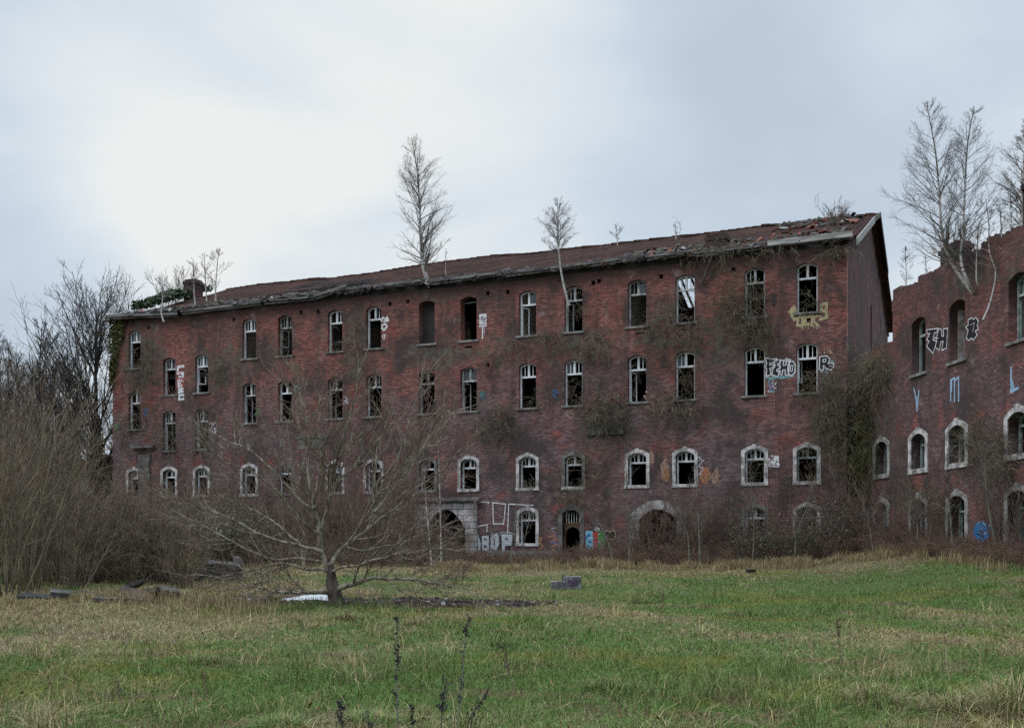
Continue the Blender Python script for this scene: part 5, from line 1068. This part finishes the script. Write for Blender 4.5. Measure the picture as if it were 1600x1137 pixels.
cl = [(1058, 515, 34, 26, 150, 'shaggy dry climber below the window with the sky gap'), (1072, 468, 14, 22, 40, 'thin dry twigs filling the top window with the sky gap'), (1155, 480, 34, 36, 190, 'large dry climber left of the last but one top window'), (1175, 515, 28, 22, 130, 'matted dry climber under the last but one top window'), (1180, 455, 16, 22, 60, 'dry twigs over the last but one top window'),
      (1110, 392, 40, 12, 90, 'dry growth on the eaves beside the brick roof stub'), (1190, 392, 50, 9, 80, 'dry growth hanging under the right eaves'), (1310, 395, 20, 14, 60, 'dry tuft at the right end of the eaves'), (948, 640, 30, 26, 200, 'round bushy climber on the stone panel'), (900, 612, 20, 18, 60, 'dry twigs in the window left of the bushy climber'),
      (782, 662, 22, 24, 120, 'fan shaped dry climber in the middle of the brick front'), (1052, 635, 30, 22, 120, 'dry climber around the pale brick patch'), (1070, 590, 18, 26, 60, 'dry twigs in the window above the pale patch'), (1008, 585, 14, 26, 26, 'few dry twigs across a second floor window'), (1262, 596, 16, 12, 50, 'dry twigs on the sill between the graffiti letters'),
      (225, 575, 16, 30, 90, 'dry climber right of the left corner windows'), (345, 580, 16, 14, 40, 'small dry climber beside a stair window'), (212, 650, 12, 20, 40, 'dry climber over the lowest left corner window'), (265, 680, 18, 22, 80, 'dry climber over the low stair window'), (318, 690, 16, 14, 60, 'dry climber below the right stair window'), (240, 640, 24, 20, 60, 'loose dry twigs between the stair windows'),
      (805, 545, 34, 12, 60, 'low dry tuft under the window with the beige wall'), (865, 528, 20, 14, 60, 'dry tuft beside the birch window'), (925, 540, 18, 20, 70, 'dry tuft right of the birch window'), (905, 480, 12, 26, 30, 'twigs inside the birch window'), (560, 545, 14, 34, 60, 'grey dry climber between two upper windows'), (525, 530, 10, 16, 24, 'dry twigs in an upper window over the spreading tree'), (446, 540, 10, 14, 26, 'dry twigs on a sill over the spreading tree'),
      (915, 735, 22, 40, 60, 'thin climber around the stone window above the door'), (890, 775, 24, 20, 60, 'thin climber above the doorway'), (1258, 735, 20, 18, 50, 'dry twigs inside the last stone window'), (1300, 395, 12, 24, 24, 'sparse twigs right of the last top window'), (830, 752, 10, 12, 20, 'few twigs in the bright stone window'), (1205, 740, 22, 24, 30, 'sparse twigs beside the white sprayed block'), (1262, 480, 14, 9, 20, 'small green tuft in the last top window'), (850, 622, 12, 14, 22, 'dry twigs in the corner of a second floor window')]
for i, (px, py, rx, ry, n, lab) in enumerate(cl): climber(px, py, rx * 1.25, ry * 1.2, int(n * .46), lab, 500 + i, tw=.0055 if 'twigs' in lab else .0085)
# the great curtain of climbers in the corner between the two buildings
climber(1352, 590, 34, 40, 150, 'thick curtain of climbers over the broken wall end', 560, wworld, wuz, (1.0, 2.4), .5, -.3, ('vine_light', 'vine'), 'hanging_climber', 8)
climber(1345, 690, 30, 70, 190, 'long olive climber hanging in the corner of the buildings', 561, wworld, wuz, (1.0, 2.6), .7, -.36, ('vine_green', 'vine_green'), 'hanging_climber', 8)
climber(1300, 640, 26, 70, 105, 'brown climber left of the building corner', 562, fworld, fuz, (.6, 1.6), .5, -.26, ('vine_light', 'vine'), 'hanging_climber', 8)
climber(1335, 790, 34, 40, 120, 'climber heap at the foot of the corner', 563, wworld, wuz, (.8, 1.8), .7, -.15, ('twig_olive', 'twig_brown'), 'hanging_climber', 8)
climber(1378, 575, 16, 34, 90, 'climber over the stump of the broken wing wall', 564, wworld, wuz, (.6, 1.4), .4, -.2)
climber(1540, 700, 30, 40, 70, 'loose climber between the wing stone windows', 565, wworld, wuz, (.5, 1.3), .3, -.05)
climber(1455, 790, 40, 24, 90, 'dry climber between the wing ground windows', 566, wworld, wuz, (.6, 1.3), .4, -.05)
climber(1575, 720, 20, 40, 70, 'dry climber beside the stone window at the right edge', 567, wworld, wuz, (.6, 1.3), .4, -.05)
# shrub on the ridge at the right end
rs_ = shrub_proto('bare shrub growing on the ridge at the right gable', 'shrub', None, 590, 16, 1.0, .95, ('bark_dark', 'bark_dark'), 6, 3, fine=.006); rs_.location = tuple(fworld(39.0, 9.6, 18.1))
rs_ = shrub_proto('straw coloured dry shrub on the roof near the right gable', 'shrub', None, 591, 18, 1.5, .5, ('twig_brown', 'vine'), 6, 3, fine=.006); rs_.location = tuple(fworld(39.3, 4.2, 16.2))
# ivy on the left corner and on the verge
rng = np.random.RandomState(71)
n = 1500; u = rng.rand(n); zz = 14.35 - 3.6 * rng.rand(n) ** 1.2; wmax = np.interp(zz, [10.5, 12, 13.6, 14.4], [.15, .45, .95, 1.15]); u = -.08 + u * wmax * (.7 + .5 * vn.fbm(zz * 2, zz * 0 + 1., 2)); pts = ORG[None] + u[:, None] * DX - (.03 + .2 * rng.rand(n))[:, None] * DY + np.stack([0 * zz, 0 * zz, zz], 1)
b = pts.mean(0); iv = leaf_cloud('ivy', pts - b, .085, simple('ivy_autumn', (.12, .125, .045), (.055, .065, .026), 3.0, .5), rng); iv.location = b; tag(iv, 'ivy sheet on the top left corner of the brick front', 'ivy')
n = 2600; t = rng.rand(n); yv = 1.8 + 6.0 * t; xv = -.3 + (.35 + .9 * rng.rand(n)) * (rng.rand(n)); zv = EAVE + .05 + slope * (yv + .38) + (.08 + .45 * rng.rand(n)) * (.5 + vn.fbm(yv * 1.2, yv * 0 + 2., 2)); pts = ORG[None] + xv[:, None] * DX + yv[:, None] * DY + np.stack([0 * zv, 0 * zv, zv], 1)
b = pts.mean(0); iv = leaf_cloud('ivy', pts - b, .11, M['leaf'], rng); iv.location = b; tag(iv, 'dark green ivy along the left edge of the roof', 'ivy')

# ================================================================ things lying in the field
def slab(px, Y, w_, d_, h_, rz, name, mat, label, cat, tilt=0.0, lift=0.0, bev=.015, seed=1, bite=True, group=None):
    """rough concrete or metal piece with chipped corners"""
    p = onground(px, Y); bm = bmesh.new(); bmesh.ops.create_cube(bm, size=1); bmesh.ops.scale(bm, vec=(w_, d_, h_), verts=bm.verts); bmesh.ops.subdivide_edges(bm, edges=bm.edges[:], cuts=3, use_grid_fill=True)
    q = random.Random(seed)
    for v in bm.verts:
        v.co += Vector((q.uniform(-1, 1) * .02 * w_, q.uniform(-1, 1) * .02 * d_, q.uniform(-1, 1) * .05 * h_))
        if bite and v.co.x > .3 * w_ and v.co.z > .2 * h_: v.co.z -= h_ * q.uniform(0, .18)
    me = bpy.data.meshes.new(name); bm.to_mesh(me); bm.free(); me.materials.append(mat); o_ = link(name, me); o_.location = (p[0], p[1], p[2] + h_ / 2 - .03 + lift); o_.rotation_euler = (tilt, tilt * .5, rz); return tag(o_, label, cat, group)
blk = slab(894, 31.2, .50, .45, .40, .0, 'concrete_block', M['concrete'], 'larger grey concrete block with purple tag in the field', 'block', seed=2)
slab(871, 31.0, .36, .3, .27, -.1, 'concrete_block', M['concrete'], 'small grey concrete block left of the tagged one', 'block', seed=3)
bp = onground(894, 31.2); gmb = Paint(lambda px, py: ((px - 894.5) / F * 31.0, (914 - py) / F * 31.0))
for pts in ([(888, 910), (896, 914), (890, 920)], [(892, 911), (901, 919)], [(901, 911), (893, 921)], [(887, 914), (899, 911), (902, 917)]): gmb.stroke('purple', pts, 1.8) if 'purple' in P else None
P['purple'] = paint_mat('paint_purple', (.10, .045, .12), .2)
for pts in ([(888, 910), (896, 914), (890, 920)], [(892, 911), (901, 919)], [(901, 911), (893, 921)], [(887, 914), (899, 911), (902, 917)]): gmb.stroke('purple', pts, 1.8)
for c, m_ in gmb.k.items(): g_ = m_.build('graffiti', P[c], blk); g_.location = (0, -.240, .03)
slab(881, 31.5, .08, .3, .42, .0, 'dark_board', M['black'], 'black upright board wedged between the concrete blocks', 'board', seed=4)
slab(1173, 37.5, .26, .22, .18, .4, 'stone_lump', M['black'], 'small dark lump of stone on the grass', 'stone', seed=5)
slab(1107, 35.5, .62, .22, .06, .1, 'fallen_plank', M['board'], 'flat grey plank lying in the grass', 'plank', seed=6)
slab(342, 36.0, 1.35, .8, .62, .25, 'concrete_slab', M['rubble_grey'], 'big grey stone block behind the spreading tree', 'block', .12, seed=7)
slab(372, 36.3, .28, .3, .78, .1, 'concrete_post', M['stone_dark'], 'pale upright stub at the end of the big grey block', 'post', seed=8)
for k_, (px, Y, a_, b_, c_, rz, tl, lf, mt, nm, lab) in enumerate([(215, 27.4, .85, .5, .07, .3, .5, .16, 'rust', 'rubble_slab', 'rust brown plate leaning up out of the weeds'), (238, 27.9, .6, .45, .12, -.4, -.45, .12, 'rubble_grey', 'rubble_slab', 'grey slab leaning against the rust brown plate'), (190, 26.3, 1.25, .4, .22, .05, .05, .0, 'rubble_grey', 'concrete_slab', 'long grey slab half hidden in dry grass'), (62, 27.0, .95, .5, .10, .15, .12, .14, 'black', 'rubble_slab', 'dark flat slab propped at far left of the thicket'), (265, 28.0, .55, .4, .16, .8, .35, .2, 'rubble_grey', 'rubble_slab', 'small grey slab right of the leaning plates'), (95, 27.2, .5, .4, .2, .4, .2, .12, 'rubble_grey', 'rubble_slab', 'grey broken slab in the weeds beside the dark flat one'), (140, 28.2, .8, .3, .08, -.2, .3, .12, 'bark_dark', 'fallen_plank', 'dark plank tilted in the weeds at left'), (205, 28.6, .7, .35, .1, 1.0, -.5, .3, 'bark_dark', 'fallen_plank', 'dark rotten plank behind the rust brown plate'), (248, 26.6, .5, .3, .1, .1, .1, .04, 'moss', 'mossy_stone', 'yellow green mossy stone in the rubble'), (280, 26.9, .4, .3, .12, .5, .1, .02, 'moss', 'mossy_stone', 'small mossy stone right of the rubble'), (130, 27.6, .6, .3, .12, .2, .1, .08, 'moss', 'mossy_stone', 'mossy stone at the left of the rubble')]):
    slab(px, Y, a_, b_, c_, rz, nm, M[mt], lab, 'stone' if 'stone' in nm else ('plank' if 'plank' in nm else 'slab'), tl, lf - .07, seed=30 + k_)
slab(705, 26.0, 1.0, .16, .09, -.03, 'fallen_plank', M['bark_dark'], 'dark rotten plank at the right end of the bare soil', 'plank', .02, .05, seed=14)
# corrugated white and rusty sheets by the trunk
def sheet(px, Y, w_, d_, rz, mat, label, seed, h=.10, name='corrugated_sheet'):
    p = onground(px, Y); q = np.random.RandomState(seed); nx_, ny_ = 40, 8; X_, Y_ = np.meshgrid(np.linspace(-.5, .5, nx_), np.linspace(-.5, .5, ny_), indexing='ij'); Z_ = .02 * np.sin(Y_ * 40) + h * np.sin(X_ * 5 + seed) * .4 + h * .6 * (X_ + .5)
    V_ = np.stack([X_ * w_, Y_ * d_, Z_], -1).reshape(-1, 3); I_ = np.arange((nx_ - 1) * (ny_ - 1)); a_, b_ = I_ // (ny_ - 1), I_ % (ny_ - 1); o_ = link(name, arr_mesh(name, V_, [np.stack([a_ * ny_ + b_, (a_ + 1) * ny_ + b_, (a_ + 1) * ny_ + b_ + 1, a_ * ny_ + b_ + 1], 1)], mat, True))
    o_.location = (p[0], p[1], p[2] + .10); o_.rotation_euler = (.12, 0, rz); md_ = o_.modifiers.new('t', 'SOLIDIFY'); md_.thickness = .012; return tag(o_, label, 'metal sheet')
sheet(477, 26.0, 1.15, .5, .06, M['white'], 'bent white metal sheet on the ground left of the trunk', 1, .08)
sheet(465, 26.6, 1.2, .6, -.05, M['rust'], 'rusty brown sheet behind the white one', 2, .14)
sheet(412, 26.4, .75, .45, .1, M['black'], 'dark curled sheet left of the white one', 5, .2)
slab(392, 25.9, .14, .12, .13, .1, 'litter', M['white'], 'small white scrap at the left end of the soil', 'litter', seed=20)
slab(591, 26.8, .12, .10, .08, .3, 'litter', M['white'], 'tiny white scrap right of the trunk', 'litter', seed=21)
slab(1416, 37.9, .12, .10, .07, .3, 'litter', M['white'], 'tiny white scrap near the far grass edge', 'litter', seed=22)
# rubble crumbs on the soil
rng = np.random.RandomState(88); n = 900; a = rng.rand(n) * 6.283; r_ = rng.rand(n) ** .5; x = -3.3 + 4.5 * r_ * np.cos(a); y = 26.2 + .9 * r_ * np.sin(a); z = gz(x, y) + .05
hf = (.012 + .035 * rng.rand(n) ** 2)[:, None, None] * (1 + .5 * rng.randn(n, 8, 3)) * 1.0
VV = corner[None] * np.abs(hf) + np.stack([x, y, z], 1)[:, None]; FF = (np.arange(n)[:, None, None] * 8 + FQ[None]).reshape(-1, 4); ct = np.array([.055, .042, .036]) * (.5 + 1.3 * rng.rand(n))[:, None]; ct[rng.rand(n) < .05] = np.array([.3, .3, .3])
tag(link('rubble', arr_mesh('rubble', VV.reshape(-1, 3), [FF], M['tile_old'], attr=np.repeat(ct, 8, 0))), kind='stuff')
# ---------------------------------------------------------------- dead weed stalks in the foreground
def stalk(path, Y, label, seed, mat='twig_dark', r0=.006, seeds=0, m1=10, spread=.14, name='weed_stalk'):
    rng = np.random.RandomState(seed); pts = pxpath(path, Y, seed, .02); pts[0][2] = float(gz(pts[0][0], pts[0][1])) - .03; p, r_ = trunk_arr(pts, r0, r0 * .45, 14); b = np.array(pts[0]); o = lambda q: (q[0] - b, q[1])
    l1 = children(p, r_, m1, .35, .98, (.3, .7), spread, 5, rng, .08, .15, .6, r0 * .4); ob = tubes(name, [(*o((p, r_)), 5, 0), (*o(l1), 3, 0)], [M[mat]]); ob.location = b
    if seeds:
        q = np.concatenate([l1[0][:, 2:].reshape(-1, 3), p[0][8:]]); k = rng.randint(0, len(q), seeds); leaf_cloud('seed_heads', q[k] - b + .010 * rng.randn(seeds, 3), .012, M['seed'], rng, ob)  # seed heads of the stalk, made of small scattered flakes
    return tag(ob, label, 'weed', 'dead weed stalks in the foreground')
M['seed'] = simple('seed_head', (.050, .047, .055), (.02, .02, .024), 9.0)
stalk([(622, 1175), (621, 1100), (620, 1040), (621, 1000), (621, 965)], 8.8, 'tallest straight weed stalk with a pale fuzzy top', 701, 'twig_grey', .007, 160, 26, .05)
stalk([(712, 1180), (716, 1120), (722, 1060), (726, 1010), (731, 962)], 8.8, 'tall weed stalk right of the straightest one', 702, 'twig_grey', .007, 120, 22, .06)
stalk([(644, 1165), (643, 1130), (644, 1110)], 9, 'short weed stalk with dark seed heads left of the leaning one', 703, 'twig_dark', .006, 90, 10, .2)
stalk([(688, 1165), (690, 1120), (696, 1065)], 9, 'weed stalk with black seed heads in the middle foreground', 704, 'twig_dark', .006, 130, 14, .2)
stalk([(735, 1170), (738, 1120), (757, 1085)], 9, 'branched weed with dark seed heads beside the tall stalk', 705, 'twig_dark', .006, 90, 12, .25)
stalk([(540, 1165), (535, 1130), (528, 1095)], 9, 'low dark seeded weed left of the foreground middle', 706, 'twig_dark', .006, 130, 14, .3)
stalk([(578, 1165), (577, 1140), (574, 1118)], 9, 'smallest dark seeded weed at the bottom edge', 707, 'twig_dark', .005, 70, 10, .3)
stalk([(808, 1082), (797, 1055), (788, 1015), (782, 1008)], 12.5, 'brown umbel weed leaning left on the grass', 708, 'twig_brown', .008, 60, 14, .16)
stalk([(1026, 982), (1032, 960), (1037, 918)], 20.5, 'single bare shoot standing in the mown middle', 709, 'twig_brown', .010, 0, 8, .15)
stalk([(325, 1105), (322, 1080), (316, 1045)], 11.5, 'brown weed stalk in the left foreground', 710, 'twig_brown', .007, 20, 8, .15)
stalk([(190, 1100), (185, 1080), (182, 1058)], 11.5, 'short brown stalk in the left foreground', 711, 'twig_brown', .006, 20, 6, .15)
stalk([(88, 1095), (82, 1075), (76, 1060)], 11.5, 'leaning brown stalk near the left edge', 712, 'twig_brown', .006, 20, 6, .15)
stalk([(1318, 1040), (1312, 1010), (1308, 975)], 13.5, 'dark branched weed right of the middle', 713, 'twig_brown', .008, 30, 14, .2)
stalk([(1480, 1036), (1478, 1005), (1479, 975)], 13.5, 'pale dry stalk in the right foreground', 714, 'straw', .006, 20, 8, .1)
for i, (px, py, Y, h, ln) in enumerate([(1480, 1036, 13.5, 62, 0), (1500, 1030, 13.5, 50, 4), (1270, 1025, 13, 55, -6), (1530, 1025, 13.5, 40, 6), (1452, 1020, 13.5, 46, -4), (1352, 1090, 11, 70, -40), (1410, 1110, 10.5, 50, -30), (1240, 1120, 10.5, 60, 50), (1545, 1075, 11, 60, 30), (1585, 1020, 12, 60, -24), (1180, 1125, 10, 60, -48), (415, 1010, 15, 50, 2), (1395, 1075, 11.5, 44, 20), (1420, 1010, 14, 46, 3)]):
    stalk([(px, py), (px + ln * .4, py - h * .5), (px + ln, py - h)], Y, 'pale straw grass stem in the foreground', 730 + i, 'straw', .0045, 0, 6, .07, 'straw_stalk')['group'] = 'pale straw stems in the foreground'
# grass tussocks that stand out
def tussock(px, Y, h, r_, n, label, seed, green=.3):
    rng = np.random.RandomState(seed); b = onground(px, Y); a = rng.rand(n) * 6.283; q = rng.rand(n) ** .6 * r_ * .85; ln = r_ * (.15 + .95 * rng.rand(n) ** 1.5); hh = h * (.25 + .85 * rng.rand(n)) * (1 - .6 * q / r_); wd = .0018 + .0022 * rng.rand(n); la = np.where(rng.rand(n) < .45, rng.rand(n) * 6.283, a + rng.randn(n) * .9)
    V_ = np.zeros((n, 7, 3)); x0, y0 = np.cos(a) * q, np.sin(a) * q; wx, wy = -np.sin(la) * wd, np.cos(la) * wd
    for j, (t, zf, wf) in enumerate([(0, 0, 1), (.35, .75, .9), (.75, 1.0, .6)]):
        for s_, e in ((-1, 0), (1, 1)): V_[:, 2 * j + e] = np.stack([x0 + np.cos(la) * ln * t + s_ * wx * wf, y0 + np.sin(la) * ln * t + s_ * wy * wf, hh * zf - .02], 1)
    V_[:, 6] = np.stack([x0 + np.cos(la) * ln * 1.15, y0 + np.sin(la) * ln * 1.15, hh * .78], 1); k = np.arange(n)[:, None] * 7
    g = rng.rand(n) < green; c = np.where(g[:, None], GREEN, STRAW + (BROWN - STRAW) * (rng.rand(n) ** 1.3)[:, None]) * (.6 + .7 * rng.rand(n))[:, None]
    o_ = link('grass_tussock', arr_mesh('grass_tussock', V_.reshape(-1, 3), [k + np.array([[0, 1, 3, 2]]), k + np.array([[2, 3, 5, 4]]), k + np.array([[4, 5, 6]])], M['blade'], attr=np.repeat(c, 7, 0))); o_.location = b; return tag(o_, label, 'grass tussock', 'grass tussocks in the field')
for i, (px, Y, h, r_, n, lab, gr) in enumerate([(1590, 10.6, .55, .6, 900, 'large arching tussock at the right edge', .45), (1490, 10.8, .34, .55, 600, 'straw tussock left of the large arching one', .35), (1370, 11.4, .30, .5, 500, 'dark straw tussock in the right foreground', .45), (945, 12.5, .26, .42, 450, 'green tussock right of the foreground middle', .75), (1000, 26.5, .30, .5, 300, 'dark tussock in the middle of the field', .6), (1450, 11.8, .28, .4, 420, 'fresh green tussock among straw at right', .95), (315, 14.5, .25, .35, 300, 'dark green tussock in the left foreground', .6), (430, 10.0, .2, .4, 380, 'lush green tussock at the bottom left of middle', .95), (545, 22, .3, .45, 260, 'straw tussock in front of the spreading tree', .2), (650, 21, .3, .4, 260, 'brown tussock right of the trunk', .15), (575, 10.0, .2, .4, 360, 'green tussock at the bottom edge', .85), (1135, 23, .24, .4, 240, 'straw tussock in the middle distance', .3)]):
    tussock(px, Y, h * .9, r_ * .75, int(n * 1.3), lab, 800 + i, gr)
